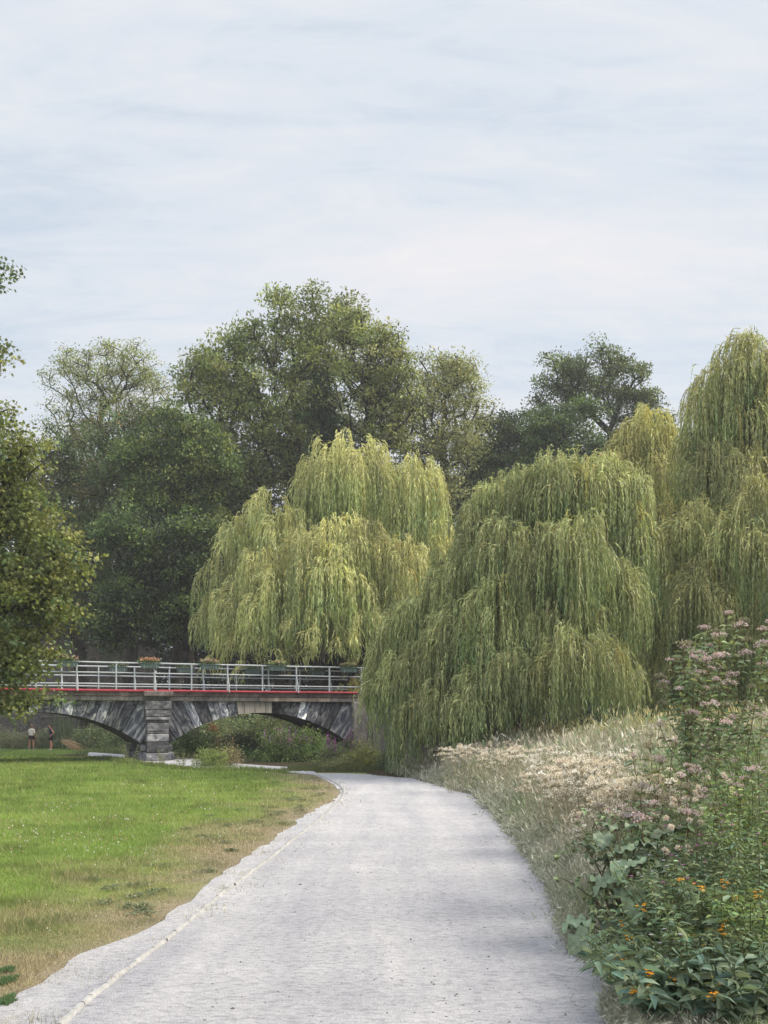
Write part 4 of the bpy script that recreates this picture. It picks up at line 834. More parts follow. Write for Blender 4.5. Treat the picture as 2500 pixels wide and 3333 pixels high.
    tag(G.build('clover_flowers', M_PETAL), 'scattered white and browning clover heads in the lawn', 'clover flowers', kind='stuff')
lawn()

# ------------------------------------------------------------------ rough vegetation
def on_bank(x, y, lo=.0): return in_poly(x, y, BANK_POLY) & (dist_pl(x, y, RIGHT_X) > lo)
def meadow():
    n = 420000; y = fan(n, 4.8, 35, 1.75); x = rng.random(n)*(y*.46+2.5)+.0; dr = dist_pl(x, y, RIGHT_X)
    ok = in_poly(x, y, BANK_POLY) & (dr < 9.5)
    spill = (~in_poly(x, y, BANK_POLY)) & (dr < .22) & (rng.random(n) < .30*np.exp(-dr/.07)*np.clip((fbm(x, y, 3, 3)-.3)*2, 0, 1)) & (x > 0)
    ok |= spill; x, y, dr, spill = x[ok], y[ok], dr[ok], spill[ok]; n = len(x); z = gz(x, y)
    pt = fbm(x, y, .7, 81); p2_ = fbm(x, y, 1.6, 82)
    H = (.10+.62*np.clip(dr/1.25, 0, 1)**.8+.60*np.clip((dr-1.0)/3, 0, 1)+.35*np.clip((dr-3)/3, 0, 1)*np.clip((y-9)/3, 0, 1)*np.clip((17-y)/4, 0, 1))*(.62+.6*pt)
    nearf = np.clip((11.0-y)/3, 0, 1)*np.clip((dr-.3)/.5, 0, 1); H = H*(1-.45*nearf); H = np.where(spill, .07, H)*(.45+.75*rng.random(n)); 
    green = np.clip((p2_-.50)*6, 0, 1)*np.clip(dr*2, .2, 1); gold = np.clip((dr-3.0)/1.5, 0, 1)*np.clip((y-14)/5, 0, 1)
    near = np.clip((12-y)/3, 0, 1)*np.clip((dr-.7)/.6, 0, 1)
    base = np.array([.50, .45, .39])[None]*np.ones((n, 1)); base = base*(1-gold[:, None])+np.array([.44, .37, .19])*gold[:, None]
    edge = np.clip(1-dr/.8, 0, 1)[:, None]; base = base*(1-edge)+np.array([.41, .405, .35])*edge
    gm = np.clip(green*1.0+.26+near*.8, 0, 1)[:, None]*(rng.random((n, 1)) < .75); base = base*(1-gm)+np.array([.20, .26, .14])*gm
    c = base*np.exp(rng.normal(0, .22, (n, 1)))
    wd = (.0035+.002*rng.random(n))*np.clip(y/6, 1, 6)*.9
    bd_ = np.minimum(np.hypot(x-1.80, (y-7.5)*.6), np.hypot(x-1.95, (y-8.2)*.6)); H = np.where((y < 8.6) & (dr > .15), np.minimum(H, .16), H)*np.clip(bd_/.5, .35, 1)
    G = Acc(); P0 = np.stack([x, y, z-.01], axis=1); ln2 = rng.normal(0, .16, (n, 2)); ln2[:, 0] -= .25*np.clip(1-dr/.7, 0, 1)
    d0 = unit(np.stack([ln2[:, 0], ln2[:, 1], np.ones(n)], axis=1)); d1_ = unit(d0+np.stack([ln2[:, 0]*1.6+rng.normal(0, .25, n), rng.normal(0, .25, n), -.1*np.ones(n)], axis=1))
    az = rng.random(n)*2*pi; sd_ = np.stack([np.cos(az), np.sin(az), 0*az], axis=1); P1 = P0+d0*(H*.55)[:, None]; P2 = P1+d1_*(H*.45)[:, None]; w_ = wd[:, None]
    V = np.stack([P0-sd_*w_/2, P0+sd_*w_/2, P1+sd_*w_*.4, P1-sd_*w_*.4, P2], axis=1); k = np.arange(n)[:, None]*5
    G.add(V.reshape(-1, 3), k+np.array([[0, 1, 2, 3]]), c); G.f.append(k+np.array([[3, 2, 4]])+G.n-5*n); G.c.append(c.astype(np.float32)); G.m.append(np.zeros(n, dtype=np.int32))
    # seed heads on a share of them
    s_ = (rng.random(n) < .25*np.clip(dr/.8, .1, 1)) & (y > 9); m_ = s_.sum(); hl = (.05+.06*rng.random(m_))*np.clip(y[s_]/12, .8, 2); diam(G, P2[s_]-d1_[s_]*hl[:, None]*.4, d1_[s_], sd_[s_], hl, hl*.26, np.clip(c[s_]*1.25, 0, 1))
    # side leaflets fill the mass
    rp = rng.integers(0, n, 330000); u_ = .15+.8*rng.random(len(rp)); q = P0[rp]*(1-u_[:, None])+P2[rp]*u_[:, None]+rng.normal(0, .02, (len(rp), 3)); dv = rdir(len(rp), .25); l_ = (.04+.06*rng.random(len(rp)))*np.clip(y[rp]/9, .8, 2.4)
    diam(G, q, dv, unit(np.cross(dv, rdir(len(rp)))), l_, l_*.11, np.clip(c[rp]*np.exp(rng.normal(0, .2, (len(rp), 1))), 0, 1))
    tag(G.build('meadow_grass', M_DRY), 'tall dry grass and weeds on the bank along the right of the path', 'meadow grass', kind='stuff')
meadow()

def plant(name, label, cat, loc, H, nst=6, spread=.25, leaf_l=.10, leaf_w=.025, pair=.09, lcol=(.09, .14, .05), scol=(.10, .08, .05), droop=.5, top=None, lean=.12, start=.1, branch=0, group=None, rst=.006, tcol=None, taper=.5, up=.35, share=None, nleaf=2, blen=1.0, bstart=.45, ftips=99):
    """leafy herb: stems part, leaves part, flowers part"""
    e = empty(name, (loc[0], loc[1], float(gz(loc[0], loc[1]))-.01)); tag(e, label, cat, group)
    S = Acc(); Lf = Acc(); Fl = Acc()
    tips = []
    for i in range(nst):
        a = rng.random()*2*pi; r0 = spread*.35*rng.random()**.5; r1 = spread*(.3+.9*rng.random()); h = H*(.72+.3*rng.random()) if i else H
        if i == 0: r1 *= .3
        b0 = np.array([cos(a)*r0, sin(a)*r0, 0]); b2 = np.array([cos(a)*r1+rng.normal(0, lean*.3), sin(a)*r1+rng.normal(0, lean*.3), h]); b1 = (b0+b2)/2+np.array([rng.normal(0, .03), rng.normal(0, .03), .05*h])-np.array([cos(a), sin(a), 0])*r1*.12
        t_ = np.linspace(0, 1, 8)[:, None]; pts = b0*(1-t_)**2+2*b1*t_*(1-t_)+b2*t_**2; chain(S, pts, rst*(1-.6*t_[:, 0]), 5, scol)
        lines = [(pts, 1.0, start)]
        for b_ in range(branch):
            u_ = bstart+(.97-bstart)*(b_+rng.random())/branch; j = u_*7; k = int(j); q0 = pts[k]+(pts[min(k+1, 7)]-pts[k])*(j-k); az = rng.random()*2*pi; l_ = (h*.20*(1.3-u_)*(1+rng.random())+.10*h)*blen
            q2 = q0+np.array([cos(az)*l_*.55, sin(az)*l_*.55, l_*.85]); q1 = (q0+q2)/2+np.array([cos(az), sin(az), -.3])*l_*.15; tt = np.linspace(0, 1, 6)[:, None]; pp = q0*(1-tt)**2+2*q1*tt*(1-tt)+q2*tt**2
            chain(S, pp, rst*.55*(1-.4*tt[:, 0]), 4, scol); lines.append((pp, .7, .1)); tips.append((pp[-1], unit(pp[-1]-pp[-2]), .8))
        tips.append((pts[-1], unit(pts[-1]-pts[-2]), 1.0))
        for (pp, sc_, st_) in lines:
            ll = np.linalg.norm(pp[-1]-pp[0]); m_ = max(2, int(ll*(1-st_)/pair)); u_ = st_+(1-st_)*(np.arange(m_)+.5*rng.random(m_))/m_; f_ = u_*(len(pp)-1); k = np.minimum(f_.astype(int), len(pp)-2); q = pp[k]+(pp[k+1]-pp[k])*(f_-k)[:, None]
            a0 = rng.random()*6.28+np.arange(m_)*1.6
            for sgn in range(nleaf):
                az = a0+sgn*2*pi/nleaf+rng.normal(0, .25, m_); dv = unit(np.stack([np.cos(az), np.sin(az), up+rng.normal(0, .25, m_)], axis=1)); sz = sc_*(1-taper*u_)*(.75+.4*rng.random(m_))
                leaf6(Lf, q, dv, rdir(m_, 1.1), leaf_l*sz, leaf_w*sz, droop*(.5+rng.random(m_)), vary(lcol, m_, .26, .10))
    if top: top(Fl, S, tips[::-1][:ftips])
    S.build('stems', M_STEM, e, smooth=True); Lf.build('leaves', M_LEAF, e)
    if Fl.v: Fl.build('flowers', M_PETAL, e)
    return e
def puff(Fl, c, r, n, col, amt=.15, flat=1.0, sz=.35):
    v = rdir(n, .2); p = c+v*r*np.array([1, 1, flat])*(.5+.5*rng.random((n, 1))); d_ = unit(v+rdir(n)*.5); l_ = r*sz*(.7+.6*rng.random(n)); diam(Fl, p, d_, unit(np.cross(d_, rdir(n))), l_, l_*.75, vary(col, n, amt))
def top_umbel(col, R=.055, k=14, pr=.3, col2=None):
    def f(Fl, S, tips):
        for (c, d_, s_) in tips:
            rr = R*s_*(.7+.6*rng.random()); cc = np.array(col)*math.exp(random.gauss(0, .12)) if (col2 is None or rng.random() < .6) else np.array(col2)
            for i in range(k):
                a = rng.random()*2*pi; r_ = rr*rng.random()**.5; q = c+np.array([cos(a)*r_, sin(a)*r_, rr*.45*(1-(r_/rr)**2)+.01]); tubes(S, c[None]-d_[None]*rr*.3, q[None], .0015, .001, 3, (.16, .14, .08)); puff(Fl, q, rr*.26, 9, cc, .15, .7, .9)
    return f
def top_fluff(col, R=.03):
    def f(Fl, S, tips):
        for (c, d_, s_) in tips:
            for i in range(rng.integers(2, 5)):
                q = c+rng.normal(0, R*1.2, 3)+np.array([0, 0, R*.3]); n = 110; v = rdir(n, .35); diam(Fl, np.tile(q, (n, 1)), v, unit(np.cross(v, rdir(n))), R*(.6+.5*rng.random(n)), .0045, vary(col, n, .15), pos=.8)
                puff(S, q-np.array([0, 0, R*.2]), R*.3, 14, (.14, .10, .05), .2, 1.3, 1.1)
    return f
def top_spike(col, L_=.22, R=.014, n=60):
    def f(Fl, S, tips):
        for (c, d_, s_) in tips:
            u_ = rng.random(n); v = rdir(n, .2); r_ = R*(1.25-u_)[:, None]; p = c-d_*(L_*.7)+d_*(u_*L_*s_)[:, None]+v*r_; l_ = R*1.3; diam(Fl, p, v, unit(np.cross(v, rdir(n))), l_, l_*.8, vary(col, n, .2))
    return f
def top_orange(Fl, S, tips):
    for (c, d_, s_) in tips:
        if rng.random() < .1: continue
        for i in range(rng.integers(4, 9)):
            q = c+rng.normal(0, .016, 3)+np.array([0, 0, .01]); a0 = rng.random()*6
            for j in range(5):
                a = a0+j*2*pi/5; dv = unit(np.array([[cos(a), sin(a), .9]])); leaf6(Fl, q[None], dv, np.array([[0, 0, 1.]]), .021, .013, .5, vary((.78, .38, .03), 1, .12))
            puff(Fl, q+np.array([0, 0, .008]), .005, 5, (.55, .22, .02), .2, 1, 1.2)
def top_small(col, r=.012, prob=.5):
    def f(Fl, S, tips):
        for (c, d_, s_) in tips:
            if rng.random() > prob: continue
            a0 = rng.random()*6
            for j in range(4):
                a = a0+j*pi/2; dv = unit(np.array([[cos(a), sin(a), .35]])); leaf6(Fl, c[None], dv, np.array([[0, 0, 1.]]), r*1.4, r*1.3, .2, vary(col, 1, .12))
    return f
def at(px, d): return ((px-1250)/F*d, d)
LILAC, CREAM, BUFF, MAG = (.58, .45, .48), (.82, .72, .62), (.70, .60, .52), (.55, .14, .45)
AGL = (.21, .27, .14)
DK = 1.26        # metres per step of the foreground depths
def hofz(py, d, x): return CH-(py-HZ)/F*d-float(gz(x, d))
def agr(px, py, d, label, k=1.0, nst=3, branch=7, sp=.16, R=.05):
    d *= DK; sp *= 1.2; R *= 1.2
    x, y = at(px, d); return plant('hemp_agrimony', label, 'wildflower', (x, y), hofz(py, d, x), nst=nst, spread=sp, leaf_l=.17, leaf_w=.055, pair=.06, lcol=AGL, scol=(.13, .08, .06), droop=.45, taper=.35, top=top_umbel(LILAC, R, 12, col2=(.30, .27, .20)), branch=branch, rst=.007, start=.25, blen=.75, bstart=.42, group='hemp agrimony plants', nleaf=3, up=.45)
agr(2225, 2105, 7.6, 'tall pink-headed plant, left one of the two rising in front of the willow', nst=3, sp=.26, branch=11, R=.058)
agr(2370, 2065, 7.9, 'tallest pink-headed plant, right one of the two rising in front of the willow', nst=3, sp=.24, branch=11, R=.060)
for px, py, d, lb in ((2150, 2430, 8.6, 'low lilac-headed plant at the left foot of the tall pair'), (2290, 2350, 9.2, 'lilac-headed plant between and behind the tall pair'), (2080, 2560, 7.8, 'lilac-headed plant among the cream seed heads left of the tall pair'), (2230, 2560, 6.9, 'lilac-headed plant just in front of the tall left one'), (2440, 2330, 8.8, 'faded lilac-headed plant at the right edge beside the tall right one'), (2320, 2480, 7.3, 'dull lilac-headed plant below the tall right one'), (2180, 2640, 6.6, 'green and lilac plant right behind the fluffy thistle head')):
    agr(px, py, d, lb, nst=5, branch=2, sp=.34, R=.055)
# thistles gone to seed
for px, py, d, nn, lb in ((2190, 2680, 6.0, 3, 'thistle with the largest white fluffy seed head, above the burdock'), (2270, 2560, 6.5, 4, 'thistle with a column of buff fluffy heads right of the tall stems'), (2330, 2530, 6.8, 3, 'thistle with buff tufts at the upper right of the other fluffy thistles'), (2290, 2650, 6.2, 2, 'small thistle with two greyish fluffy heads')):
    d *= DK; x, y = at(px, d); plant('thistle', lb, 'thistle', (x, y), hofz(py, d, x), nst=nn, spread=.16, leaf_l=.16, leaf_w=.035, pair=.10, lcol=(.12, .14, .085), scol=(.16, .14, .09), droop=.5, top=top_fluff((.70, .62, .56), .028), branch=0, start=.3, group='thistles gone to seed')
# cream seed heads drifting through the meadow: three prototypes, copied
protos = []
for k in range(3):
    protos.append(plant('seed_head_plant', 'x', 'wildflower', (3+k*.3, 14), .62, nst=9, spread=.30, leaf_l=.07, leaf_w=.012, pair=.05, lcol=(.27, .27, .18), scol=(.30, .26, .19), top=top_umbel((CREAM, (.80, .75, .71), BUFF)[k], .050, 5), branch=2, rst=.003, group='cream seed heads in the dry meadow'))
DR = [((1400, 1500), (2440, 2400), 27, 6, 'pinkish seed-head plant where the meadow meets the willow'), ((1540, 1720), (2430, 2380), 21, 8, 'whitish seed-head plant under the wide willow'), ((1850, 2010), (2440, 2390), 15, 8, 'cream seed-head plant in mid meadow'), ((1820, 2080), (2600, 2540), 11.5, 13, 'bright cream seed-head plant of the thickest drift'), ((1650, 1790), (2560, 2520), 14.5, 8, 'greyish seed-head plant nearest the path'), ((1780, 1860), (2640, 2600), 11, 4, 'buff seed-head plant below the thickest drift')]
ORD = ['leftmost', 'second from the left', 'third from the left', 'fourth from the left', 'fifth from the left', 'sixth from the left', 'seventh from the left', 'eighth from the left', 'ninth from the left', 'tenth from the left', 'eleventh from the left', 'twelfth from the left', 'thirteenth from the left']
used = [False]*3
for (xa, xb), (ya, yb), d0, cnt, lb in DR:
    for i in range(cnt):
        u_ = (i+.2+.6*random.random())/cnt; d = d0*(1+random.uniform(-.12, .12)); px = xa+(xb-xa)*u_; py = ya+(yb-ya)*u_+random.uniform(-42, 42); x, y = at(px, d); g_ = float(gz(x, y)); h = hofz(py, d, x)+.06
        if float(dist_pl(np.array([x]), np.array([y]), RIGHT_X)[0]) < .8: x += .5
        k = i % 3; o = protos[k] if not used[k] else copy_tree(protos[k]); used[k] = True
        o.location = (x, y, g_-.01); s_ = max(.5, min(1.7, h/.62)); o.scale = (max(1, s_*.85), max(1, s_*.85), s_); o.rotation_euler = (0, 0, random.uniform(0, 6.28)); o['label'] = lb+', '+(ORD[i] if i < cnt-1 else 'rightmost')
# orange-flowered leafy plants, bottom right
OR = [(2270, 3130, 4.72, .075, 'foremost orange-flowered plant with the largest orange cluster and broad dark leaves'), (2170, 3070, 5.0, .05, 'orange-flowered plant beside the path, just left of the largest orange cluster'), (2390, 3110, 4.8, .065, 'orange-flowered plant with one small cluster right of the largest one'), (2490, 3190, 4.6, .08, 'orange-flowered plant cut by the right edge near the bottom corner'), (2270, 3250, 4.55, .07, 'orange-flowered plant at the very bottom below the largest cluster'), (2120, 3010, 5.4, .045, 'small orange-flowered plant standing out over the lowest burdock leaves'), (2330, 2850, 5.2, .045, 'orange-flowered plant halfway up the bank below the magenta flowers'), (2270, 2900, 5.0, .045, 'orange-flowered plant on the bank left of the halfway one'), (2430, 3270, 4.45, .08, 'orange-flowered plant in the bottom right corner'), (2410, 2960, 4.95, .05, 'orange-flowered plant deep among the grey-green leaves'), (2190, 3210, 4.7, .05, 'orange-flowered plant above the grey tuft at the path edge'), (2350, 3190, 4.6, .07, 'orange-flowered plant between the bottom corner and the largest cluster')]
for i, (px, d, lb) in enumerate(((2180, 4.75, 'low flowerless broad-leaved plant closest to the grey tuft at the bottom'), (2210, 4.55, 'low flowerless broad-leaved plant at the bottom edge right of the grey tuft'), (2300, 4.5, 'low flowerless broad-leaved plant at the bottom edge below the foremost orange clusters'), (2390, 4.45, 'low flowerless broad-leaved plant at the bottom edge left of the corner'), (2480, 4.4, 'low flowerless broad-leaved plant filling the very bottom right corner'), (2110, 5.25, 'low flowerless broad-leaved plant between grey tuft and crinkled burdock'))):
    d *= DK; x, y = at(px, d); plant('leafy_plant', lb, 'wild plant', (x, y), .42 if i < 5 else .3, nst=13, spread=.42, leaf_l=.15, leaf_w=.05, pair=.042, lcol=(.135, .19, .125), scol=(.1, .12, .05), droop=.4, group='low broad-leaved plants at the bottom edge', start=.03, taper=.1)
for px, py, d, lw_, lb in OR:
    d *= DK; x, y = at(px, d); big = lw_ > .06; plant('orange_loosestrife', lb, 'wildflower', (x, y), max(.25, hofz(py, d, x)), nst=9 if not big else 8, ftips=4 if not big else 4, spread=.38, leaf_l=.19 if big else .12, leaf_w=.062 if big else .036, pair=.055, lcol=(.125, .18, .115) if big else (.16, .22, .12), scol=(.10, .12, .05), droop=.35, top=top_orange, branch=0, group='orange-flowered plants at the foot of the bank', start=.03, taper=.15)
# green leafy willowherb filling the right edge
WHU = {}
WH = [(2250, 3050, 5.0, None), (2370, 3020, 4.9, None), (2140, 3120, 4.95, None), (2460, 3080, 4.75, None), (2080, 2980, 5.6, None), (2440, 2700, 5.7, MAG), (2350, 2720, 6.0, MAG), (2500, 2620, 5.9, None), (2460, 2520, 6.6, None), (2400, 2600, 6.4, MAG), (2270, 2780, 5.6, MAG), (2490, 2830, 5.1, None), (2200, 2800, 5.9, (.5, .45, .6)), (2350, 2830, 5.4, None), (2430, 2900, 5.0, None), (2180, 2900, 5.6, MAG), (2480, 2420, 7.4, None), (2130, 2730, 6.5, None), (2490, 3000, 4.7, None), (2100, 2650, 7.2, MAG), (2300, 3000, 5.0, (.5, .45, .6))]
for i, (px, py, d, fc) in enumerate(WH):
    d *= DK; x, y = at(px, d); bright = i in (7, 8, 11, 14, 16)
    w_ = ('at the right edge' if px > 2460 else 'well to the right' if px > 2380 else 'mid-bank' if px > 2240 else 'on the path side')
    h_ = ('highest up', 'just under the thistles', 'halfway down', 'among the orange flowers')[0 if py < 2610 else 1 if py < 2760 else 2 if py < 2920 else 3]
    lb_ = f"{'bright green' if bright else 'grey-green'} leafy plant {'with tiny magenta flowers ' if fc == MAG else 'with tiny pale flowers ' if fc else ''}{w_}, {h_}"; WHU[lb_] = WHU.get(lb_, 0)+1; lb_ = lb_ if WHU[lb_] == 1 else lb_.replace('leafy plant', ('', '', 'bushy plant', 'slender plant', 'leaning plant')[WHU[lb_]])
    plant('willowherb', lb_, 'wildflower', (x, y), max(.3, hofz(py, d, x)), nst=20, spread=.46, leaf_l=.115, leaf_w=.036, pair=.042, lcol=(.21, .29, .11) if bright else (.18, .245, .135), scol=(.12, .13, .06), droop=.4, top=top_small(fc, .013, .22) if fc else None, branch=2, group='leafy willowherbs on the bank', start=.04, up=.3)
# burdock
def burdock(label, px, d, lv, stem_h, K=1.3):
    d *= K; lv = [(a_, b_, c_*K, l_*K*1.05, w_*K*1.05, z_, t_) for a_, b_, c_, l_, w_, z_, t_ in lv]; stem_h = [(a_, b_, c_*K) for a_, b_, c_ in stem_h]
    x, y = at(px, d); e = empty('burdock', (x, y, float(gz(x, y))-.01)); tag(e, label, 'burdock')
    e_ = np.array([x, y, float(gz(x, y))]); S = Acc()
    for (lx, ly, ld, ll, lw_, az, tilt) in lv:
        c = W3(lx, ly, ld)-e_; c[2] = max(c[2], -e_[2]+.05+float(gz(c[0]+x, c[1]+y))); chain(S, [np.array([0, 0, 0.]), c*np.array([.4, .4, .75]), c], [.012, .009, .006], 5, (.16, .15, .09))
        G = Acc(); nu, nv = 12, 11; u_, v_ = np.meshgrid(np.linspace(0, 1, nu), np.linspace(-1, 1, nv), indexing='ij')
        wprof = np.where(u_ < .3, .55+.45*np.sin(np.pi/2*u_/.3), np.cos(np.pi/2*np.clip((u_-.3)/.7, 0, 1))**.75)+.02; ph = rng.random()*6
        X_ = u_*ll-.06*ll*np.abs(v_)**1.5*(u_ < .3)*2; Y_ = v_*wprof*lw_/2; Z_ = -.28*ll*u_**2+.10*lw_*np.abs(v_)**1.3+.13*lw_*np.abs(v_)**2*np.sin(u_*19+ph+v_*3)+.03*np.sin(u_*9+v_*5+ph)*lw_
        ca, sa, ct, st_ = cos(az), sin(az), cos(tilt), sin(tilt); X2 = X_*ct-Z_*st_; Z2 = X_*st_+Z_*ct; P = np.stack([X2*ca-Y_*sa, X2*sa+Y_*ca, Z2], axis=2).reshape(-1, 3)+c
        nr2 = .012*np.sin(P[:, 0]*55+ph)*np.sin(P[:, 1]*47+P[:, 2]*31)+rng.normal(0, .003, len(P)); P[:, 2] += nr2; zmin = float(gz(x+c[0], y+c[1]))-e_[2]+.012; P[:, 2] = np.maximum(P[:, 2], zmin+.01*rng.random(len(P)))
        i = (np.arange(nu-1)[:, None]*nv+np.arange(nv-1)[None]).ravel(); vein = 1+.18*(np.abs(v_[:-1, :-1]+.1) < .12).ravel(); cc = np.array([.145, .20, .115])*vein[:, None]*math.exp(random.gauss(0, .28))*(.8+.4*vnoise(P[:, 0], P[:, 2], 40, 3))[:len(vein), None]; G.add(P, np.stack([i, i+nv, i+nv+1, i+1], axis=1), cc); G.build('leaf', M_BUR, e, smooth=True)
    B = Acc()
    for sx, sz, ln in stem_h:
        b2 = W3(sx, sz, ln)-e_; t_ = np.linspace(0, 1, 7)[:, None]; b1 = b2*np.array([.4, .4, .7]); pts = 2*b1*t_*(1-t_)+b2*t_**2; chain(S, pts, .009*(1-.6*t_[:, 0]), 5, (.12, .08, .06))
        for k in range(9):
            q = pts[3+k % 4]+rng.normal(0, .05, 3); tubes(S, pts[3+k % 4][None], q[None], .003, .002, 4, (.14, .14, .07)); n = 46; v = rdir(n); diam(B, np.tile(q, (n, 1)), v, unit(np.cross(v, rdir(n))), .019, .006, vary((.15, .17, .08), n, .25))
            m_ = 2; dv = rdir(m_, .3); leaf6(S, np.tile(q, (m_, 1)), dv, np.tile([0, 0, 1.], (m_, 1)), .08, .05, .4, vary((.18, .24, .12), m_, .12))
    S.build('stems', M_STEM, e); B.build('burs', M_DRY, e)
M_BUR, t, b = mat('burdock_leaf'); f = noise(t, 14, 5, .6, objco(t)); c = mixc(t, attr(t), ramp(t, f, [(.3, (.75, .75, .75)), (.7, (1.25, 1.25, 1.3))])); t.links.new(c, b.inputs['Base Color']); b.inputs['Roughness'].default_value = .55; b.inputs['Specular IOR Level'].default_value = .45; bump(t, b, f, .5, .01)
burdock('burdock with big wavy grey-green leaves halfway along the meadow edge', 2030, 6.2,
  [(1945, 2765, 6.2, .15, .09, 2.9, .5), (2070, 2750, 6.2, .18, .13, 3.4, -.1), (2110, 2790, 6.2, .15, .11, 5.6, -.3), (2020, 2800, 6.0, .16, .11, 4.4, -.55), (1990, 2850, 5.95, .15, .12, 3.5, -.5), (2050, 2860, 5.95, .16, .12, 5.2, -.8), (2100, 2840, 6.1, .20, .15, 5.0, -.5), (2130, 2725, 6.3, .20, .13, .2, .5), (2060, 2900, 5.9, .2, .15, 4.6, -.7), (2010, 2700, 6.2, .13, .09, 2.4, .5), (2000, 2800, 6.2, .14, .1, 3.0, .2), (1960, 2870, 6.0, .12, .09, 2.2, .4), (2090, 2780, 6.3, .15, .1, 1.0, .3), (2070, 2690, 6.4, .12, .09, 4., .3)]+[(random.uniform(1950, 2130), random.uniform(2690, 2930), random.uniform(5.9, 6.3), random.uniform(.10, .15), random.uniform(.08, .12), random.uniform(0, 6.28), random.uniform(-.8, .5)) for _ in range(12)],
  [(1880, 2720, 6.3), (1930, 2660, 6.4), (1820, 2850, 6.0), (2000, 2640, 6.4)])
burdock('low burdock sprawling its crinkled grey leaves onto the gravel', 1990, 5.45,
  [(1910, 2995, 5.6, .15, .17, 3.4, -.1), (1930, 3035, 5.45, .20, .19, 3.9, -.5), (1935, 2975, 5.6, .16, .10, .3, .45), (2000, 3090, 5.2, .19, .18, 3.6, -.4), (2010, 3150, 5.05, .18, .16, 4.0, -.7), (2060, 3150, 5.1, .20, .17, 4.6, -.8), (2000, 2985, 5.5, .18, .15, 4.7, -.9), (2080, 3080, 5.2, .18, .15, 3.0, .0), (2040, 3110, 5.15, .16, .14, 4.3, -.5)],
  [(1930, 2900, 5.6), (1960, 2830, 5.7)], 1.42)
# small grey tuft in the corner, bent grass stalk
G = Acc(); n = 9000; c0 = G2(2050, 3300); a = rng.random(n)*6.28; r_ = rng.random(n)**.5; x = c0[0]+np.cos(a)*r_*.16; y = c0[1]+np.sin(a)*r_*.30; dv = unit(rng.normal(0, .5, (n, 3))+np.array([0, 0, 1])); a = rng.random(n)*6.28
tris(G, np.stack([x, y, np.full(n, .012)], axis=1), dv, np.stack([np.cos(a), np.sin(a), 0*a], axis=1), .05*(.5+rng.random(n)), .004, vary((.15, .19, .11), n, .2)); tag(G.build('grass_tuft', M_GRASS), 'grey-green grass tuft on the gravel in the bottom right corner', 'grass tuft')

# ------------------------------------------------------------------ plants round the bridge
def bush(name, label, px, py, d, rx, H, cols, n_cl=70, per=60, lsize=.09, top=None, cat='shrub', ys=.8, flat=.9, lwr=.4, rad=.28, clump_var=.2):
    x, y = at(px, d); g_ = float(gz(x, y)); e = empty(name, (x, y, g_-.02)); tag(e, label, cat)
    v = rdir(n_cl, .3); v[:, 2] = np.abs(v[:, 2]); cl = v*(.45+.55*rng.random((n_cl, 1)))*np.array([rx, rx*ys, H])*(1+.15*rng.normal(size=(n_cl, 1))); cl[:, 2] = np.clip(cl[:, 2]*.95, .05, None)
    A = Acc(); limbs(A, np.zeros(3), np.array([0, 0, H*.35]), cl[:min(50, n_cl)], .03, step=.3, rmin=.005, n=4, jit=.02); A.build('stems', M_BARKD, e)
    G = Acc(); crown_leaves(G, cl, per, rad, lsize, np.array(cols)*1.35, flat, lwr, clump_var); G.build('leaves', M_LEAF, e)
    if top:
        Fl = Acc(); S = Acc(); k = cl[cl[:, 2] > H*.55]; k = k[rng.permutation(len(k))[:26]]; top(Fl, S, [(q+np.array([0, 0, .15]), np.array([0, 0, 1.]), 1.0) for q in k]); Fl.build('flowers', M_PETAL, e)
        if S.v: S.build('flower_stalks', M_STEM, e)
    return e
PUR = (.36, .19, .36)
bush('loosestrife', 'dark bush topped with purple spikes under the right arch', 930, 2400, 41.5, 1.5, 1.35, DARK+[(.06, .07, .04)], 160, 60, .10, top_spike(PUR, .35, .035, 34), 'wildflower')
bush('loosestrife', 'purple-spiked clump against the right foot of the bridge', 1075, 2420, 38.5, .42, 1.0, [(.13, .16, .08)], 60, 50, .07, top_spike((.36, .12, .38), .45, .035, 50), 'wildflower')
bush('loosestrife', 'purple-spiked clump below the hanging willow end of the bridge', 1135, 2400, 38.0, .40, 1.15, [(.12, .15, .08)], 60, 50, .07, top_spike((.30, .14, .30), .4, .035, 40), 'wildflower')
bush('shrub', 'yellow-green grassy shrub at the bend between bridge and willow', 1190, 2440, 35.5, .75, .95, [(.19, .21, .07), (.17, .18, .08)], 110, 60, .10, None, lwr=.2)
bush('shrub', 'grey-green shrub spilling at the path bend under the willow', 1290, 2470, 34.4, .7, .62, [(.07, .09, .05), (.06, .08, .04)], 90, 60, .09)
bush('shrub', 'low olive shrub along the far edge of the path bend', 1120, 2490, 35.2, .8, .32, [(.13, .15, .06), (.15, .15, .08)], 90, 55, .09, lwr=.2)
bush('shrub', 'low grey weed bank under the willow beside the meadow', 1380, 2480, 32.6, .55, .5, [(.12, .15, .09)], 70, 55, .08)
bush('shrub', 'tall straw-coloured weed clump in front of the right arch', 750, 2420, 37.6, .35, .95, [(.26, .21, .13), (.2, .19, .10)], 60, 45, .08, lwr=.25)
bush('shrub', 'yellow-green weed clump on the lawn edge right of the pier', 690, 2450, 37.2, .62, .68, [(.20, .25, .08), (.17, .21, .07)], 90, 50, .11, lwr=.15)
bush('shrub', 'broad mid green bush just past the pier under the right arch', 625, 2400, 50, 1.6, 1.35, [(.09, .14, .05), (.12, .16, .07)], 150, 60, .12)
bush('shrub', 'bluish green bush behind the straw-coloured clump', 790, 2390, 47, 1.1, 1.3, [(.09, .13, .07), (.08, .11, .06)], 110, 60, .11)
bush('shrub', 'dark green bush against the right foot of the arch', 1010, 2440, 42.5, .8, 1.3, DARK, 120, 60, .10)
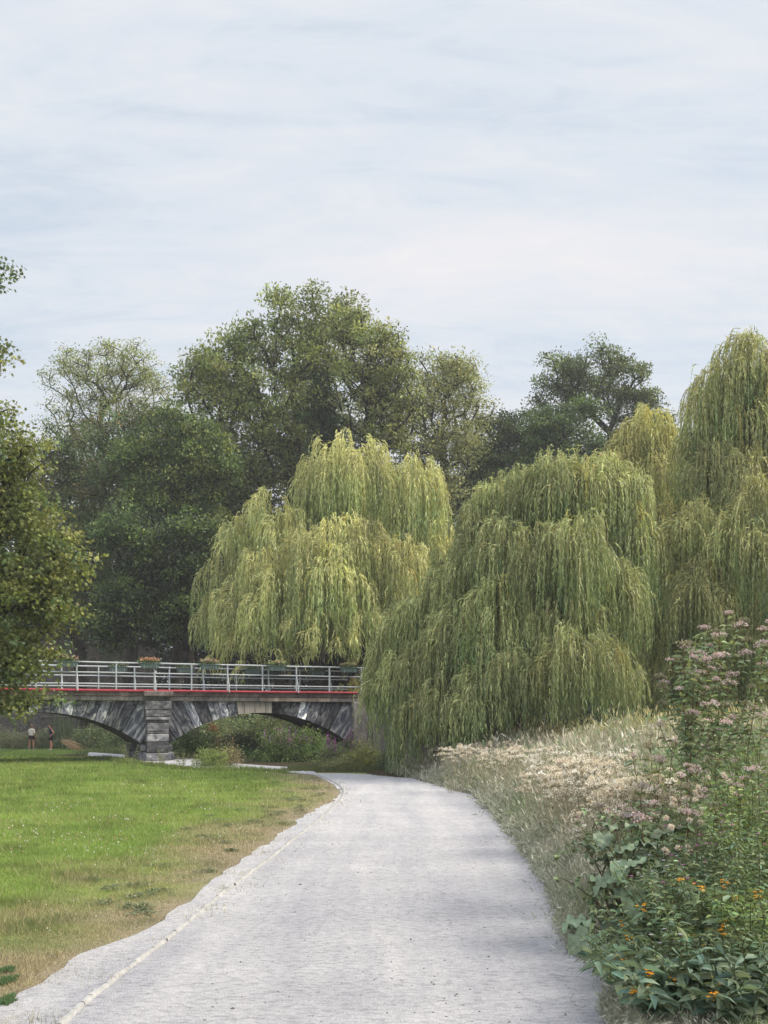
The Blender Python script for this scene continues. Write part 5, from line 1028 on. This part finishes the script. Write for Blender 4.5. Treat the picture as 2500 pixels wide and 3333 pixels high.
bush('shrub', 'rust tinged young shrub seen through the left of the right arch', 692, 2380, 53, .35, 1.7, [(.22, .09, .05)], 36, 40, .10)
for px, d, rx, H, lb in ((860, 56, 3.2, 2.6, 'tall hedge bush beyond the middle of the right arch'), (700, 60, 3.0, 2.3, 'tall hedge bush beyond the left of the right arch'), (1040, 55, 2.8, 2.8, 'tall hedge bush beyond the right foot of the right arch'), (420, 63, 2.0, 1.5, 'green hedge bush seen through the left arch near the pier'), (330, 64.5, 2.2, 1.6, 'green hedge bush seen through the middle of the left arch'), (560, 62, 2.4, 1.9, 'hedge bush hidden mostly by the pier')):
    bush('hedge_bush', lb, px, 2400, d, rx, H, [(.15, .20, .10), (.12, .165, .08), (.18, .205, .11)], 200, 60, .15, rad=.5)
for px, d, rx, H, lb in ((40, 66, 1.5, 1.25, 'grey-green bank plants left of the two people'), (135, 66.5, 1.3, 1.2, 'brownish bank plants right behind the two people'), (230, 67, 1.5, 1.35, 'reedy bank plants right of the two people'), (-40, 66, 1.8, 1.6, 'bank plants at the left edge under the maple')):
    bush('bank_plants', lb, px, 2440, d, rx, H, [(.20, .23, .13), (.16, .20, .10), (.24, .22, .15)], 130, 55, .14, lwr=.2, rad=.4)
# tall reeds behind the people, cut reed bundle
def reeds(px, d, n, H, sp, col, label, lean=0.0):
    x, y = at(px, d); e = empty('reed_clump', (x, y, float(gz(x, y)))); tag(e, label, 'reeds'); G = Acc()
    p = rng.normal(0, sp, (n, 3))*np.array([1, 1, 0]); dv = unit(np.stack([rng.normal(lean, .2, n), rng.normal(0, .15, n), np.ones(n)], axis=1)); a = rng.random(n)*6.28; h = H*(.6+.4*rng.random(n)); diam(G, p, dv, np.stack([np.cos(a), np.sin(a), 0*a], axis=1), h, .055, vary(col, n, .2), pos=.35)
    G.build('blades', M_LEAF, e); return e
reeds(203, 65, 160, 2.7, .35, (.14, .18, .10), 'tall pointed reeds rising towards the left arch behind the people')
reeds(160, 66, 90, 1.6, .5, (.15, .17, .09), 'short reeds between and behind the two people')
x, y = at(205, 61.5); e = empty('cut_reeds', (x, y, float(gz(x, y)))); tag(e, 'heap of cut straw-coloured reeds sloping down to the lawn right of the people', 'cut reeds'); G = Acc(); n = 300
n = 130; p = np.stack([rng.normal(0, .10, n), rng.normal(0, .25, n), .62+rng.normal(0, .10, n)], axis=1); dv = unit(np.stack([1+rng.normal(0, .15, n), rng.normal(0, .1, n), -.52+rng.normal(0, .06, n)], axis=1)); diam(G, p, dv, unit(np.cross(dv, rdir(n))), 1.0+.5*rng.random(n), .022, vary((.42, .31, .20), n, .2)); G.build('straw', M_DRY, e)
# weeds standing in front of the pier
for px, py, d, lb in ((425, 2420, 37.6, 'upright weed with leafy spire in front of the pier foot'), (530, 2440, 37.4, 'pale weed against the right side of the pier foot'), (590, 2440, 37.4, 'pale weed in front of the pale path right of the pier'), (480, 2470, 37.2, 'short weed in front of the pilaster'), (375, 2465, 37.5, 'short weed in the shade left of the pier'), (635, 2450, 37.5, 'short weed at the left of the yellow-green clump')):
    x, y = at(px, d); plant('lawn_edge_weed', lb, 'weed', (x, y), hofz(py, d, x)+.05, nst=9, spread=.35, leaf_l=.16, leaf_w=.035, pair=.10, lcol=(.20, .24, .09), scol=(.2, .2, .1), up=.8, group='weeds by the pier')
# rough fringe of longer grass under the bridge edge of the lawn and beyond
def rough(poly, n, h0, col, label, amt=.2):
    poly = np.array(poly); x = rng.uniform(poly[:, 0].min(), poly[:, 0].max(), n); y = rng.uniform(poly[:, 1].min(), poly[:, 1].max(), n); ok = in_poly(x, y, poly); x, y = x[ok], y[ok]; n = len(x); a = rng.random(n)*6.28
    G = Acc(); dv = unit(np.stack([rng.normal(0, .3, n), rng.normal(0, .3, n), np.ones(n)], axis=1)); f_ = fbm(x, y, .8, 5); h = h0*(.3+.9*f_)*(.6+.7*rng.random(n)); tris(G, np.stack([x, y, gz(x, y)-.01], axis=1), dv, np.stack([np.cos(a), np.sin(a), 0*a], axis=1), h, .035, vary(col, n, amt)*(.7+.6*f_)[:, None]); tag(G.build('rough_grass', M_GRASS), label, 'rough grass', kind='stuff')
fr = np.concatenate([ARM_NEAR[1:]+np.array([0, -.15]), (ARM_NEAR[1:]+np.array([0, -1.1]))[::-1]]); rough(fr, 60000, .22, (.19, .24, .08), 'longer rough grass along the lawn edge before the bridge')
rough([(-34, 50), (-17, 50), (-15, 64), (-34, 64)], 60000, .12, (.20, .29, .09), 'short green grass where the two people stand')
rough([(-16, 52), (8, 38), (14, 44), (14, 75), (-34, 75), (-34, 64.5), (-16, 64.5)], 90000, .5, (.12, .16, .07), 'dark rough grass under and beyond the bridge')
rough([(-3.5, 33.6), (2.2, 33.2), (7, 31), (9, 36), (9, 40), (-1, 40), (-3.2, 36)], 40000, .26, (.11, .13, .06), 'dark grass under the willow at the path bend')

# ------------------------------------------------------------------ evening haze
m, t, b = mat('haze_air'); t.nodes.remove(b); pv = t.nodes.new('ShaderNodeVolumePrincipled'); pv.inputs['Density'].default_value = 0.0007
pv.inputs['Color'].default_value = (0.93, 0.95, 1.0, 1); pv.inputs['Anisotropy'].default_value = 0.1; t.links.new(pv.outputs[0], t.nodes['Material Output'].inputs['Volume'])
A = Acc(); box(A, (0, 97.5, 16.0), (350, 335, 38)); tag(A.build('haze', m), kind='stuff')

G = Acc(); n = 420; y = fan(n, 5.5, 18, 1.9); u_ = rng.random(n); xl = np.interp(y, [5, 18], [-1.7, -1.2]); x = -1.3+u_*3.0
ok = in_poly(x, y, PATH_POLY) & ~in_poly(x, y, LAWN_POLY); x, y = x[ok], y[ok]
for i in range(len(x)):
    r_ = random.uniform(.004, .011)*(1.8 if random.random() < .04 else 1); v = rng.normal(size=(6, 3)); V = np.array([[1, 0, 0], [0, 1, 0], [-1, 0, 0], [0, -1, 0], [0, 0, .7], [0, 0, -.4]])*(1+.3*rng.normal(size=(6, 1)))*r_+np.array([x[i], y[i], .014])
    G.add(V, [[0, 1, 4], [1, 2, 4], [2, 3, 4], [3, 0, 4], [1, 0, 5], [2, 1, 5], [3, 2, 5], [0, 3, 5]], np.array([.32, .31, .32])*random.uniform(.5, 1.3))
tag(G.build('loose_grit', M_DRY), 'loose grit and small stones lying on the path', 'grit', kind='stuff')
